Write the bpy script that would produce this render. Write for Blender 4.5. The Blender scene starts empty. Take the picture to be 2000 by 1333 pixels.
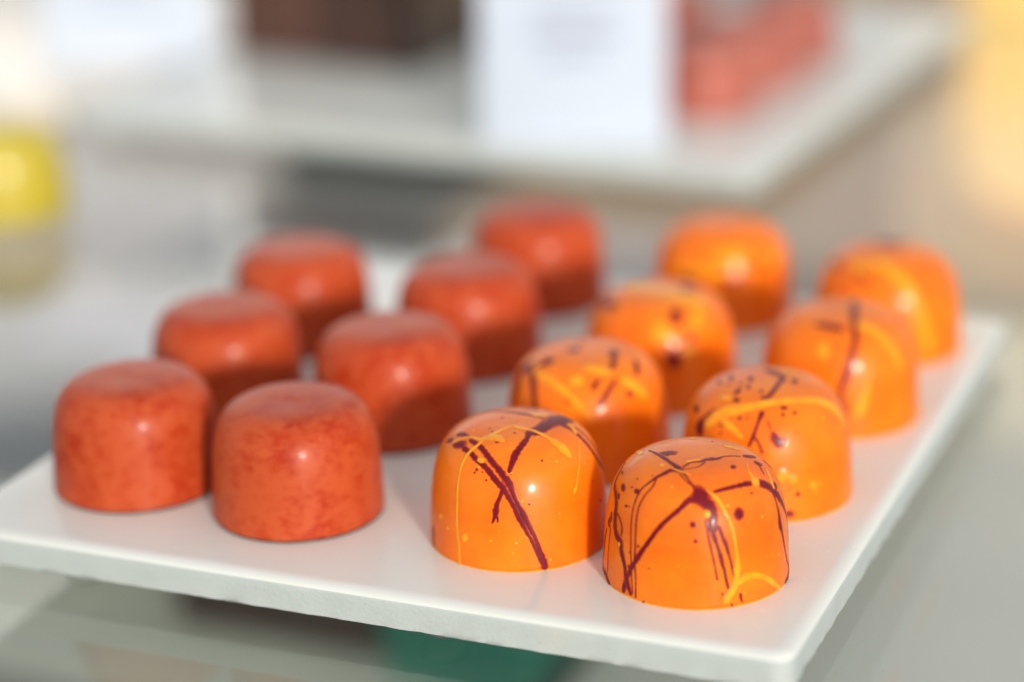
import bpy, bmesh, math, random
import numpy as np
from mathutils import Matrix, Vector
random.seed(7)
R = math.radians
MM = 0.001
scene = bpy.context.scene
COL = scene.collection

# ------------------------------------------------------------------ camera
cam = bpy.data.cameras.new("camera")
cam.sensor_width = 36.0
cam.lens = 81.7
cam.clip_start = 0.01
cam.clip_end = 50.0
cam.dof.use_dof = True
cam.dof.focus_distance = 0.370
cam.dof.aperture_fstop = 4.5
cam.dof.aperture_blades = 8
camera = bpy.data.objects.new("camera", cam)
COL.objects.link(camera)
_p, _r = R(19.2347), R(-1.5856)
_fw = Vector((0, math.cos(_p), -math.sin(_p)))
_rt0, _up0 = Vector((1, 0, 0)), Vector((0, math.sin(_p), math.cos(_p)))
_rt = _rt0 * math.cos(_r) + _up0 * math.sin(_r)
_up = _up0 * math.cos(_r) - _rt0 * math.sin(_r)
_m = Matrix((_rt, _up, -_fw)).transposed().to_4x4()
_m.translation = Vector((0, 0, 0.15886))
camera.matrix_world = _m
scene.camera = camera

# ------------------------------------------------------------------ light
world = bpy.data.worlds.new("World")
scene.world = world
world.use_nodes = True
_bg = world.node_tree.nodes["Background"]
_bg.inputs[0].default_value = (0.95, 0.98, 1.0, 1)
_bg.inputs[1].default_value = 0.56

def area_lamp(name, az, el, dist, sx, sy, power, color, target=(0.0, 0.37, 0.01), shape='RECTANGLE'):
    l = bpy.data.lights.new(name, 'AREA')
    l.shape = shape
    l.size, l.size_y = sx, sy
    l.energy = power
    l.color = color
    o = bpy.data.objects.new(name, l)
    COL.objects.link(o)
    d = Vector((math.cos(R(az)) * math.cos(R(el)), math.sin(R(az)) * math.cos(R(el)), math.sin(R(el))))
    t = Vector(target)
    o.location = t + d * dist
    o.rotation_euler = d.to_track_quat('Z', 'Y').to_euler()
    return o

key = bpy.data.lights.new("key_lamp", 'SPOT')
key.energy = 860.0
key.color = (1.0, 0.93, 0.82)
key.shadow_soft_size = 0.27
key.spot_size = R(9.0)
key.spot_blend = 1.0
key_lamp = bpy.data.objects.new("key_lamp", key)
COL.objects.link(key_lamp)
_d = Vector((math.cos(R(-72)) * math.cos(R(12)), math.sin(R(-72)) * math.cos(R(12)), math.sin(R(12))))
key_lamp.location = Vector((0.045, 0.37, 0.01)) + _d * 3.0
key_lamp.rotation_euler = _d.to_track_quat('Z', 'Y').to_euler()
area_lamp("window_lamp", -66, -4, 1.5, 1.2, 0.6, 2.6, (1.0, 0.97, 0.93))
area_lamp("back_window_lamp", 99, 13.8, 2.2, 1.2, 0.37, 2.0, (1.0, 0.95, 0.88))

vs = scene.view_settings
vs.view_transform = 'Standard'
vs.look = 'None'
vs.exposure = 0.25
vs.gamma = 1.0
scene.cycles.max_bounces = 12
scene.cycles.transparent_max_bounces = 16
scene.cycles.caustics_reflective = False
scene.cycles.caustics_refractive = False
scene.cycles.sample_clamp_indirect = 6.0
scene.cycles.use_denoising = True

# ------------------------------------------------------------------ helpers
def tag(o, label=None, cat=None, group=None, kind=None):
    if label: o['label'] = label
    if cat: o['category'] = cat
    if group: o['group'] = group
    if kind: o['kind'] = kind
    return o

def empty(name, loc=(0, 0, 0), rz=0.0):
    o = bpy.data.objects.new(name, None)
    o.empty_display_size = 0.01
    COL.objects.link(o)
    o.location = loc
    o.rotation_euler = (0, 0, rz)
    return o

def link(name, me, parent=None):
    o = bpy.data.objects.new(name, me)
    COL.objects.link(o)
    if parent is not None: o.parent = parent
    return o

def mesh(name, verts, faces, mat, smooth=True):
    me = bpy.data.meshes.new(name)
    me.from_pydata([tuple(map(float, v)) for v in verts], [], faces)
    me.validate()
    if isinstance(mat, (list, tuple)):
        for m_ in mat: me.materials.append(m_)
    else:
        me.materials.append(mat)
    if smooth: me.shade_smooth()
    me.update()
    return me

def rounded_outline(w, d, r, n=6):
    pts = []
    for cx, cy, a0 in ((w - r, r, -90), (w - r, d - r, 0), (r, d - r, 90), (r, r, 180)):
        for i in range(n + 1):
            a = R(a0 + 90 * i / n)
            pts.append((cx + r * math.cos(a), cy + r * math.sin(a)))
    return pts

def densify(pts, step):
    out = []
    for i in range(len(pts)):
        a, b = pts[i], pts[(i + 1) % len(pts)]
        n = max(1, int(math.hypot(b[0] - a[0], b[1] - a[1]) / step))
        for k in range(n):
            out.append((a[0] + (b[0] - a[0]) * k / n, a[1] + (b[1] - a[1]) * k / n))
    return out

def slab(name, w, d, t, mat, parent=None, r=2 * MM, top=1.2 * MM, bot=0.25 * MM, wobble=0.0, seed=1, step=1.5 * MM, mat_side=None, bottom_side=True):
    """A tile-like slab: rounded glaze edge on top, crisp slightly chipped arris below. Top at z = 0, front-left corner at the origin."""
    rnd = random.Random(seed)
    base = densify(rounded_outline(w, d, r), step)
    n = len(base)
    cx, cy = w / 2, d / 2
    # inward normals
    nor = []
    for i in range(n):
        a, b = base[i - 1], base[(i + 1) % n]
        tx, ty = b[0] - a[0], b[1] - a[1]
        L = math.hypot(tx, ty) or 1
        nor.append((-ty / L, tx / L))
    prof = [(top * 2.2, 0.0)]
    for k in range(1, 7):
        a = k / 6 * math.pi / 2
        prof.append((top * 2.2 * (1 - math.sin(a)), -top * (1 - math.cos(a))))
    prof += [(0, -t * 0.4), (0, -t * 0.6), (0, -t * 0.8), (0, -t + bot), (bot, -t)]
    noise = [0.0] * n
    if wobble:
        ph = [(rnd.uniform(0, 6.28), rnd.uniform(20, 200)) for _ in range(9)]
        for i in range(n):
            s = i * step
            noise[i] = sum(math.sin(p + s * f * 6.0) for p, f in ph) / 9
    verts, faces, mi = [], [], []
    for j, (ins, z) in enumerate(prof):
        g = min(1.0, max(0.0, (j - 5) / 6))
        for i in range(n):
            e = ins + wobble * g * (0.6 + noise[i] + rnd.uniform(-.35, .35) * (1 if j > 7 else 0.3))
            zz = z + (wobble * rnd.uniform(0, .9) * (1 if j == len(prof) - 1 else 0))
            verts.append((base[i][0] + nor[i][0] * e, base[i][1] + nor[i][1] * e, zz))
    for j in range(len(prof) - 1):
        for i in range(n):
            k = (i + 1) % n
            faces.append((j * n + k, j * n + i, (j + 1) * n + i, (j + 1) * n + k))
            mi.append(1 if (mat_side and j >= 5) else 0)
    faces.append(tuple(range(n))); mi.append(0)
    faces.append(tuple(range((len(prof) - 1) * n + n - 1, (len(prof) - 1) * n - 1, -1))); mi.append(1 if mat_side and bottom_side else 0)
    me = mesh(name, verts, faces, [mat, mat_side] if mat_side else mat)
    me.polygons.foreach_set('material_index', mi[:len(me.polygons)])
    me.set_sharp_from_angle(angle=R(50))
    return link(name, me, parent)

def box(name, w, d, h, mat, parent=None, bev=0.6 * MM, loc=(0, 0, 0)):
    bm = bmesh.new()
    bmesh.ops.create_cube(bm, size=1.0)
    for v in bm.verts:
        v.co = Vector((v.co.x * w, v.co.y * d, (v.co.z + .5) * h))
    bmesh.ops.bevel(bm, geom=list(bm.edges), offset=bev, segments=3, affect='EDGES', profile=.6)
    me = bpy.data.meshes.new(name)
    bm.to_mesh(me); bm.free()
    me.materials.append(mat)
    me.shade_smooth()
    me.set_sharp_from_angle(angle=R(40))
    o = link(name, me, parent)
    o.location = loc
    return o

# ------------------------------------------------------------------ materials
def material(name):
    m = bpy.data.materials.new(name)
    m.use_nodes = True
    nt = m.node_tree
    b = nt.nodes["Principled BSDF"]
    return m, nt, b

def N(nt, typ, **kw):
    n = nt.nodes.new(typ)
    for k, v in kw.items():
        if k in n.inputs: n.inputs[k].default_value = v
        else: setattr(n, k, v)
    return n

def ramp(nt, fac, stops):
    r = nt.nodes.new('ShaderNodeValToRGB')
    el = r.color_ramp.elements
    while len(el) < len(stops): el.new(0.5)
    for e, (p, c) in zip(el, stops):
        e.position = p
        e.color = (c[0], c[1], c[2], 1) if hasattr(c, '__len__') else (c, c, c, 1)
    nt.links.new(fac, r.inputs[0])
    return r.outputs[0]

def mixc(nt, fac, a, b, typ='MIX'):
    m = nt.nodes.new('ShaderNodeMix')
    m.data_type = 'RGBA'; m.blend_type = typ
    for s, v in ((0, fac), (6, a), (7, b)):
        if hasattr(v, 'is_linked'): nt.links.new(v, m.inputs[s])
        elif s == 0: m.inputs[s].default_value = v
        else: m.inputs[s].default_value = (v[0], v[1], v[2], 1)
    return m.outputs[2]

def coords(nt, scale=(1, 1, 1), seed_by_object=True):
    tc = nt.nodes.new('ShaderNodeTexCoord')
    mp = nt.nodes.new('ShaderNodeMapping')
    mp.inputs['Scale'].default_value = scale
    nt.links.new(tc.outputs['Object'], mp.inputs[0])
    if seed_by_object:
        oi = nt.nodes.new('ShaderNodeObjectInfo')
        mu = N(nt, 'ShaderNodeMath', operation='MULTIPLY'); mu.inputs[1].default_value = 37.0
        cb = nt.nodes.new('ShaderNodeCombineXYZ')
        nt.links.new(oi.outputs['Random'], mu.inputs[0])
        for i in range(3): nt.links.new(mu.outputs[0], cb.inputs[i])
        nt.links.new(cb.outputs[0], mp.inputs['Location'])
    return mp.outputs[0]

def noise(nt, vec, scale, detail=4, rough=.55, dist=0.0):
    n = nt.nodes.new('ShaderNodeTexNoise')
    n.inputs['Scale'].default_value = scale
    n.inputs['Detail'].default_value = detail
    n.inputs['Roughness'].default_value = rough
    n.inputs['Distortion'].default_value = dist
    nt.links.new(vec, n.inputs['Vector'])
    return n.outputs['Fac']

def bump(nt, b, height, strength, dist):
    bp = nt.nodes.new('ShaderNodeBump')
    bp.inputs['Strength'].default_value = strength
    bp.inputs['Distance'].default_value = dist
    nt.links.new(height, bp.inputs['Height'])
    nt.links.new(bp.outputs[0], b.inputs['Normal'])
    return bp

def orange_shell():
    m, nt, b = material("orange_cocoa_butter")
    v = coords(nt)
    n1 = noise(nt, v, 140, 3)
    n2 = noise(nt, v, 900, 4, .6)
    c = ramp(nt, n1, [(.3, (.83, .150, .004)), (.7, (.92, .215, .007))])
    c = mixc(nt, ramp(nt, n2, [(.62, 0), (.8, .22)]), c, (.80, .12, .005))
    patch = noise(nt, v, 55, 5, .6, .5)
    c = mixc(nt, ramp(nt, patch, [(.50, 0), (.72, .45)]), c, (.72, .095, .004))
    scuff = noise(nt, coords(nt, (150, 150, 1300)), 1.0, 4, .7, .3)
    c = mixc(nt, ramp(nt, scuff, [(.60, 0), (.74, .22)]), c, (.95, .34, .06))
    vo = nt.nodes.new('ShaderNodeTexVoronoi'); vo.inputs['Scale'].default_value = 520
    nt.links.new(v, vo.inputs['Vector'])
    sp = ramp(nt, vo.outputs['Distance'], [(.07, 1), (.12, 0)])
    sel = ramp(nt, vo.outputs['Color'], [(.60, 0), (.64, 1)])
    c = mixc(nt, mixc(nt, 1.0, sp, sel, 'MULTIPLY'), c, (.98, .46, .03))
    nt.links.new(c, b.inputs['Base Color'])
    b.inputs['Subsurface Weight'].default_value = .25
    b.inputs['Subsurface Radius'].default_value = (1.0, .35, .06)
    b.inputs['Subsurface Scale'].default_value = 3.0 * MM
    sc = noise(nt, coords(nt, (260, 900, 260)), 1.0, 3, .6)
    r = ramp(nt, mixc(nt, .5, n2, sc), [(.35, .28), (.7, .50)])
    nt.links.new(r, b.inputs['Roughness'])
    b.inputs['Coat Weight'].default_value = .17
    b.inputs['Coat Roughness'].default_value = .10
    b.inputs['Specular IOR Level'].default_value = .2
    fine = noise(nt, v, 2600, 4, .65)
    bump(nt, b, mixc(nt, .45, mixc(nt, .5, fine, sc), scuff), .3, .14 * MM)
    return m

def paint(name, col, col2, edge, rough=.33, sss=.1, coat=.3):
    m, nt, b = material(name)
    v = coords(nt)
    n1 = noise(nt, v, 420, 3)
    core = ramp(nt, n1, [(.3, col), (.72, col2)])
    at = nt.nodes.new('ShaderNodeAttribute'); at.attribute_name = 'thin'
    ad = N(nt, 'ShaderNodeMath', operation='MULTIPLY_ADD'); ad.inputs[1].default_value = .9
    nt.links.new(noise(nt, v, 650, 4), ad.inputs[0]); nt.links.new(at.outputs['Fac'], ad.inputs[2])
    core = mixc(nt, ramp(nt, ad.outputs[0], [(.95, 0), (1.5, 1)]), core, edge)
    nt.links.new(core, b.inputs['Base Color'])
    b.inputs['Roughness'].default_value = rough
    b.inputs['Subsurface Weight'].default_value = sss
    b.inputs['Subsurface Radius'].default_value = (1, .3, .1)
    b.inputs['Subsurface Scale'].default_value = .6 * MM
    b.inputs['Specular IOR Level'].default_value = .2
    b.inputs['Coat Weight'].default_value = coat
    b.inputs['Coat Roughness'].default_value = .16
    bump(nt, b, noise(nt, v, 2600, 4, .65), .2, .1 * MM)
    return m

def red_shell():
    m, nt, b = material("red_cocoa_butter")
    v = coords(nt)
    big = noise(nt, v, 75, 3, .55, .6)
    mid = noise(nt, v, 230, 5, .62, .4)
    streak = noise(nt, coords(nt, (520, 380, 900)), 1.0, 5, .65, .7)
    k = mixc(nt, .55, big, mid)
    k = mixc(nt, .35, k, streak)
    bloom = ramp(nt, k, [(.40, 0), (.53, 1)])
    c = mixc(nt, bloom, (.40, .029, .004), (.51, .082, .024))
    c = mixc(nt, ramp(nt, noise(nt, v, 700, 3), [(.66, 0), (.74, .5)]), c, (.40, .03, .005))
    nt.links.new(c, b.inputs['Base Color'])
    b.inputs['Subsurface Weight'].default_value = .2
    b.inputs['Subsurface Radius'].default_value = (1, .25, .08)
    b.inputs['Subsurface Scale'].default_value = 2.4 * MM
    nt.links.new(ramp(nt, mixc(nt, .5, k, streak), [(.35, .34), (.7, .5)]), b.inputs['Roughness'])
    b.inputs['Coat Weight'].default_value = .09
    b.inputs['Coat Roughness'].default_value = .16
    b.inputs['Specular IOR Level'].default_value = .17
    bump(nt, b, mixc(nt, .5, streak, noise(nt, v, 1900, 4, .6)), .22, .14 * MM)
    return m

def plain(name, col, rough=.5, var=.12, scale=60, sss=0.0, coat=0.0, bumpd=0.0, spec=.5):
    m, nt, b = material(name)
    v = coords(nt)
    n1 = noise(nt, v, scale, 4)
    lo = tuple(c * (1 - var) for c in col); hi = tuple(min(1, c * (1 + var)) for c in col)
    nt.links.new(ramp(nt, n1, [(.3, lo), (.7, hi)]), b.inputs['Base Color'])
    b.inputs['Roughness'].default_value = rough
    b.inputs['Specular IOR Level'].default_value = spec
    if coat:
        b.inputs['Coat Weight'].default_value = coat
        b.inputs['Coat Roughness'].default_value = .1
    if sss:
        b.inputs['Subsurface Weight'].default_value = sss
        b.inputs['Subsurface Scale'].default_value = 3 * MM
    if bumpd:
        bump(nt, b, noise(nt, v, scale * 12, 4, .6), .4, bumpd)
    return m

def glazed(name, col):
    m, nt, b = material(name)
    v = coords(nt)
    c = ramp(nt, noise(nt, v, 30, 3), [(.3, tuple(x * .97 for x in col)), (.7, col)])
    spk = ramp(nt, noise(nt, v, 1100, 2), [(.77, 0), (.80, .35)])
    nt.links.new(mixc(nt, spk, c, (.45, .40, .32)), b.inputs['Base Color'])
    nt.links.new(ramp(nt, mixc(nt, .5, noise(nt, v, 260, 4), noise(nt, coords(nt, (30, 90, 30)), 1.0, 5, .65, 1.2)), [(.36, .13), (.64, .28)]), b.inputs['Roughness'])
    b.inputs['Specular IOR Level'].default_value = .5
    bump(nt, b, noise(nt, v, 70, 2), .06, .2 * MM)
    return m

def raw_edge(name, col):
    m, nt, b = material(name)
    v = coords(nt)
    n1 = noise(nt, v, 150, 5, .6)
    c = ramp(nt, n1, [(.3, tuple(x * .93 for x in col)), (.7, col)])
    spk = ramp(nt, noise(nt, v, 1500, 3), [(.68, 0), (.74, .55)])
    c = mixc(nt, spk, c, (.38, .33, .24))
    stain = ramp(nt, noise(nt, v, 45, 4), [(.6, 0), (.75, .3)])
    c = mixc(nt, stain, c, (.60, .55, .42))
    nt.links.new(c, b.inputs['Base Color'])
    b.inputs['Roughness'].default_value = .62
    bump(nt, b, noise(nt, v, 1400, 5, .7), .5, .25 * MM)
    return m

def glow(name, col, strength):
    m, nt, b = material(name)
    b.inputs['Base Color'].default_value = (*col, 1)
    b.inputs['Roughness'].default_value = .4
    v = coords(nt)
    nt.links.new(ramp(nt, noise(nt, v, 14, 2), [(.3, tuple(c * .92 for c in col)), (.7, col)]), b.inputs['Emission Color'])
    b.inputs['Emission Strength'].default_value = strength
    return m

def clear_glass(name, tint, ior=1.5, dust=0.0):
    """Clear sheet: Fresnel mirror over plain transmission, so that lamps shine through it."""
    m = bpy.data.materials.new(name)
    m.use_nodes = True
    nt = m.node_tree
    nt.nodes.remove(nt.nodes["Principled BSDF"])
    out = nt.nodes["Material Output"]
    geo = nt.nodes.new('ShaderNodeNewGeometry')
    mi = N(nt, 'ShaderNodeMix'); mi.data_type = 'FLOAT'
    mi.inputs[2].default_value = ior; mi.inputs[3].default_value = 1.0 / ior
    nt.links.new(geo.outputs['Backfacing'], mi.inputs[0])
    fr = nt.nodes.new('ShaderNodeFresnel')
    nt.links.new(mi.outputs[0], fr.inputs['IOR'])
    tr = nt.nodes.new('ShaderNodeBsdfTransparent'); tr.inputs[0].default_value = (*tint, 1)
    gl = nt.nodes.new('ShaderNodeBsdfGlossy'); gl.inputs['Roughness'].default_value = .02
    mx = nt.nodes.new('ShaderNodeMixShader')
    nt.links.new(fr.outputs[0], mx.inputs[0]); nt.links.new(tr.outputs[0], mx.inputs[1]); nt.links.new(gl.outputs[0], mx.inputs[2])
    last = mx.outputs[0]
    if dust:
        v = coords(nt, seed_by_object=False)
        film = ramp(nt, noise(nt, v, 22, 4), [(.3, dust * .6), (.7, dust)])
        spk = ramp(nt, noise(nt, v, 1300, 2), [(.76, 0), (.79, .5)])
        s = nt.nodes.new('ShaderNodeMath'); s.operation = 'ADD'; s.use_clamp = True
        nt.links.new(film, s.inputs[0]); nt.links.new(spk, s.inputs[1])
        df = nt.nodes.new('ShaderNodeBsdfDiffuse'); df.inputs[0].default_value = (.75, .78, .74, 1)
        m2 = nt.nodes.new('ShaderNodeMixShader')
        nt.links.new(s.outputs[0], m2.inputs[0]); nt.links.new(last, m2.inputs[1]); nt.links.new(df.outputs[0], m2.inputs[2])
        last = m2.outputs[0]
    nt.links.new(last, out.inputs[0])
    return m

MAT = dict(
    orange=orange_shell(), red=red_shell(),
    maroon=paint("maroon_paint", (.125, .002, .008), (.20, .004, .013), (.42, .030, .006), .40, .05, .08),
    yellow=paint("yellow_paint", (.88, .27, .006), (.96, .40, .011), (.86, .185, .006), .36, .2, .25),
    dark=plain("dark_chocolate", (.055, .022, .014), .42, .3, 90, coat=.2),
    dark2=plain("brown_chocolate", (.085, .034, .022), .42, .3, 90, coat=.2),
    lemon=plain("yellow_cocoa_butter", (.56, .44, .035), .35, .08, 80, sss=.2, coat=.3),
    glaze=glazed("white_glaze", (.755, .77, .73)), raw=raw_edge("white_ceramic_edge", (.52, .57, .56)),
    cream=glazed("cream_glaze", (.90, .80, .67)),
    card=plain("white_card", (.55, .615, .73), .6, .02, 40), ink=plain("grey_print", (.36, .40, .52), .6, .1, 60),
    glass=clear_glass("shelf_glass", (.985, .993, .985), dust=.03), rubber=clear_glass("clear_rubber", (.92, .95, .93), 1.45, .12),
    edge=clear_glass("green_glass_edge", (.45, .72, .62), dust=.1),
    counter=plain("pale_counter", (.19, .172, .145), .55, .06, 12), tan=plain("tan_wood", (.50, .29, .14), .5, .15, 9),
    greygreen=plain("grey_green_board", (.62, .64, .50), .6, .1, 20), whiteboard=plain("white_board", (.86, .85, .75), .5, .04, 14), teal=plain("teal_card", (.012, .27, .19), .5, .12, 25),
    dullred=plain('dusty_red_cocoa_butter', (.42, .105, .070), .5, .25, 70, sss=.1, coat=.1), violet=plain("dark_violet_reflection", (.045, .036, .048), .5, .12, 25), slate=plain("slate_grey_card", (.05, .06, .075), .5, .12, 25), lav=plain("lavender_paper", (.62, .60, .80), .6, .05, 25), gold=glow("amber_glow", (.95, .60, .20), .66),  # violet stands in for a dark reflection; gold glows to add brightness
    pale=glow("cream_glow", (1.0, .86, .62), .86), pink=plain("pink_paper", (.80, .68, .60), .6, .05, 25),  # pale glows to brighten the same shape as gold
)

# ------------------------------------------------------------------ bonbon dome
HB, MB_, SB, DB = 20.495, 4.4239, 0.05, 0.0647      # height, shoulder exponent, crown sag, side draft (mm)

ORANGE_SHAPE, RED_SHAPE = (HB, MB_, SB, DB), (20.3, 5.6, 0.01, 0.065)

def f_imp(X, shape=ORANGE_SHAPE):
    HB, MB_, SB, DB = shape
    r = np.hypot(X[..., 0], X[..., 1]); z = np.maximum(X[..., 2], 0)
    rz = np.maximum(15 * (1 - DB * z / HB), .1); hr = np.maximum(HB * (1 - SB * (r / 15) ** 2), .1)
    return (r / rz) ** MB_ + (z / hr) ** MB_ - 1

CEN = np.array([0, 0, 6.0])

def to_surface(P):
    """Project points (mm) from the dome's inner centre onto the dome; returns points and unit normals."""
    P = np.asarray(P, float)
    D = P - CEN
    D = D / np.maximum(np.linalg.norm(D, axis=-1, keepdims=True), 1e-9)
    lo = np.zeros(D.shape[:-1]); hi = np.full(D.shape[:-1], 30.0)
    for _ in range(36):
        t = (lo + hi) / 2
        X = CEN + D * t[..., None]
        out = (f_imp(X) > 0) | (X[..., 2] < 0.0)
        hi = np.where(out, t, hi); lo = np.where(out, lo, t)
    X = CEN + D * lo[..., None]
    X[..., 2] = np.maximum(X[..., 2], 0.05)
    g = np.empty_like(X)
    for i in range(3):
        e = np.zeros(3); e[i] = 1e-3
        g[..., i] = f_imp(X + e) - f_imp(X - e)
    g /= np.maximum(np.linalg.norm(g, axis=-1, keepdims=True), 1e-9)
    return X, g

def dome_mesh(name, mat, z0, seg=160, rows=60, shape=ORANGE_SHAPE, wob=0):
    HB, _, _, DB = shape
    prof = []
    for k in range(rows + 1):
        a = math.pi / 2 * (1 - k / rows)
        lo, hi = 0.0, 60.0
        for _ in range(44):
            t = (lo + hi) / 2
            v = f_imp(np.array([t * math.cos(a), 0, t * math.sin(a)]), shape)
            if v > 0: hi = t
            else: lo = t
        prof.append((t * math.cos(a), t * math.sin(a)))
    prof = [(r, z) for r, z in prof if z > z0 + .2] + [(15.0 * (1 - DB * z0 / HB), z0 + .12), (15.0 * (1 - DB * z0 / HB) - .12, z0), (13.0, z0)]
    prof[0] = (0.0, prof[0][1])
    verts = [(0, 0, prof[0][1] * MM)]
    for r, z in prof[1:]:
        for i in range(seg):
            a = 2 * math.pi * i / seg
            w_ = 1.0
            if wob: w_ += .006 * math.sin(2 * a + wob) + .004 * math.sin(3 * a + 2 * wob + z * .1) + .003 * math.sin(5 * a + wob * 3 + z * .3) + (.004 * math.sin(17 * a + wob) * math.sin(7 * a) if z < z0 + .4 else 0)
            verts.append((r * w_ * math.cos(a) * MM, r * w_ * math.sin(a) * MM, (z + (.12 * math.sin(a + wob) * (z / 20) if wob else 0)) * MM))
    faces = [(0, 1 + i, 1 + (i + 1) % seg) for i in range(seg)]
    for j in range(len(prof) - 2):
        for i in range(seg):
            k = (i + 1) % seg
            faces.append((1 + j * seg + i, 1 + (j + 1) * seg + i, 1 + (j + 1) * seg + k, 1 + j * seg + k))
    return mesh(name, verts, faces, mat)

def catmull(P, step, closed=False):
    P = np.asarray(P, float); n = len(P); out = []
    rng = range(n) if closed else range(n - 1)
    for i in rng:
        if closed: p0, p1, p2, p3 = P[i - 1], P[i], P[(i + 1) % n], P[(i + 2) % n]
        else: p0, p1, p2, p3 = P[max(i - 1, 0)], P[i], P[i + 1], P[min(i + 2, n - 1)]
        m = max(2, int(np.linalg.norm((p2 - p1)[:3]) / step) + 1)
        for k in range(m):
            t = k / m
            out.append(.5 * (2 * p1 + (p2 - p0) * t + (2 * p0 - 5 * p1 + 4 * p2 - p3) * t * t + (3 * p1 - p0 - 3 * p2 + p3) * t ** 3))
    if not closed: out.append(P[-1])
    return np.array(out)

def splash_mesh(name, items, mat, base_off, seed, wide=1.0):
    """Flat splashes of coloured cocoa butter lying on the dome: tapered strokes and blobs, all one thin skin."""
    rs = np.random.RandomState(seed)
    verts, faces, thin = [], [], []
    nv = 0
    for idx, (typ, data) in enumerate(items):
        off = base_off + .0012 * idx
        if typ == 's':
            C4 = catmull(np.array(data, float).reshape(-1, 4), .22)
            P, W = C4[:, :3], np.maximum(C4[:, 3] * wide, .05)
            X, nr = to_surface(P)
            T = np.gradient(X, axis=0); T /= np.maximum(np.linalg.norm(T, axis=1, keepdims=True), 1e-9)
            S = np.cross(nr, T); S /= np.maximum(np.linalg.norm(S, axis=1, keepdims=True), 1e-9)
            arc = np.concatenate([[0], np.cumsum(np.linalg.norm(np.diff(X, axis=0), axis=1))])
            jit = np.ones(len(W)); sh = np.zeros(len(W))
            for _ in range(4):
                jit += .045 * np.sin(arc * rs.uniform(1.5, 8) + rs.uniform(0, 6.3))
                sh += .03 * np.sin(arc * rs.uniform(1, 6) + rs.uniform(0, 6.3))
            W = W * jit
            e = np.minimum(arc, arc[-1] - arc); hw = np.maximum(W / 2, .04)
            capf = np.sqrt(np.clip(1 - (1 - np.clip(e / hw, 0, 1)) ** 2, .02, 1))
            nc = int(max(2, math.ceil(W.max() / .3)))
            u = np.linspace(-1, 1, nc + 1)
            Q = X[:, None, :] + S[:, None, :] * ((u[None, :] + sh[:, None] * .6) * (W * capf / 2)[:, None])[..., None]
            Y, ny = to_surface(Q)
            hgt = off * (1 - .75 * np.abs(u) ** 3)
            Y = Y + ny * hgt[None, :, None]
            m = len(W)
            verts.append(Y.reshape(-1, 3) * MM)
            thin.append(np.tile(np.abs(u) ** 2, len(W)))
            for i in range(m - 1):
                for j in range(nc):
                    a = nv + i * (nc + 1) + j
                    faces.append((a, a + nc + 1, a + nc + 2, a + 1))
            nv += m * (nc + 1)
        else:
            B = np.array(data, float).reshape(-1, 3)
            c = B.mean(0)
            B = catmull(B, .25, True)
            rad = np.linalg.norm(B - c, axis=1).mean()
            k = max(1, int(math.ceil(rad / .3)))
            th = np.linspace(0, 2 * np.pi, len(B), endpoint=False)
            wob = np.ones(len(B))
            for q in range(4): wob += .02 * np.sin(th * rs.randint(2, 8) + rs.uniform(0, 6.3))
            ring = [c[None, :]]
            for q in range(1, k + 1): ring.append(c + (B - c) * (wob[:, None] * q / k))
            Y, ny = to_surface(np.concatenate(ring))
            fr = np.concatenate([[0.0]] + [np.full(len(B), q / k) for q in range(1, k + 1)])
            Y = Y + ny * (off * (1 - .75 * fr ** 3))[:, None]
            verts.append(Y * MM)
            thin.append(fr ** 2)
            nb = len(B)
            for i in range(nb): faces.append((nv, nv + 1 + i, nv + 1 + (i + 1) % nb))
            for q in range(k - 1):
                for i in range(nb):
                    a, b2 = nv + 1 + q * nb + i, nv + 1 + q * nb + (i + 1) % nb
                    faces.append((a, a + nb, b2 + nb, b2))
            nv += 1 + k * nb
    me = mesh(name, np.concatenate(verts), faces, mat)
    at = me.attributes.new('thin', 'FLOAT', 'POINT')
    at.data.foreach_set('value', np.concatenate(thin).astype(np.float32))
    return me

def back_splashes(seed, n_s, n_d):
    """Drips on the side turned away from the camera."""
    rs = np.random.RandomState(seed); out = []
    for _ in range(n_s):
        az, z = rs.uniform(.35, 2.8), rs.uniform(1, 17); da, dz = rs.uniform(-.12, .12), rs.uniform(-1.6, 1.6)
        w = rs.uniform(.4, 1.3); pts = []
        for k in range(rs.randint(5, 10)):
            if not (.3 < az < 2.85 and .6 < z < 19): break
            r = 14 - max(0, z - 14) * 1.1
            pts += [r * math.cos(az), r * math.sin(az), z, w * rs.uniform(.6, 1.3)]
            az += da + rs.uniform(-.05, .05); z += dz + rs.uniform(-.5, .5)
        if len(pts) >= 12: out.append(('s', pts))
    for _ in range(n_d):
        az, z, q = rs.uniform(.3, 2.85), rs.uniform(1, 17), rs.uniform(.15, .8)
        pts = []
        for k in range(8):
            a2 = az + q * math.cos(k * math.pi / 4) / 14; z2 = z + q * math.sin(k * math.pi / 4)
            pts += [14 * math.cos(a2), 14 * math.sin(a2), z2]
        out.append(('p', pts))
    return out

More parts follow.
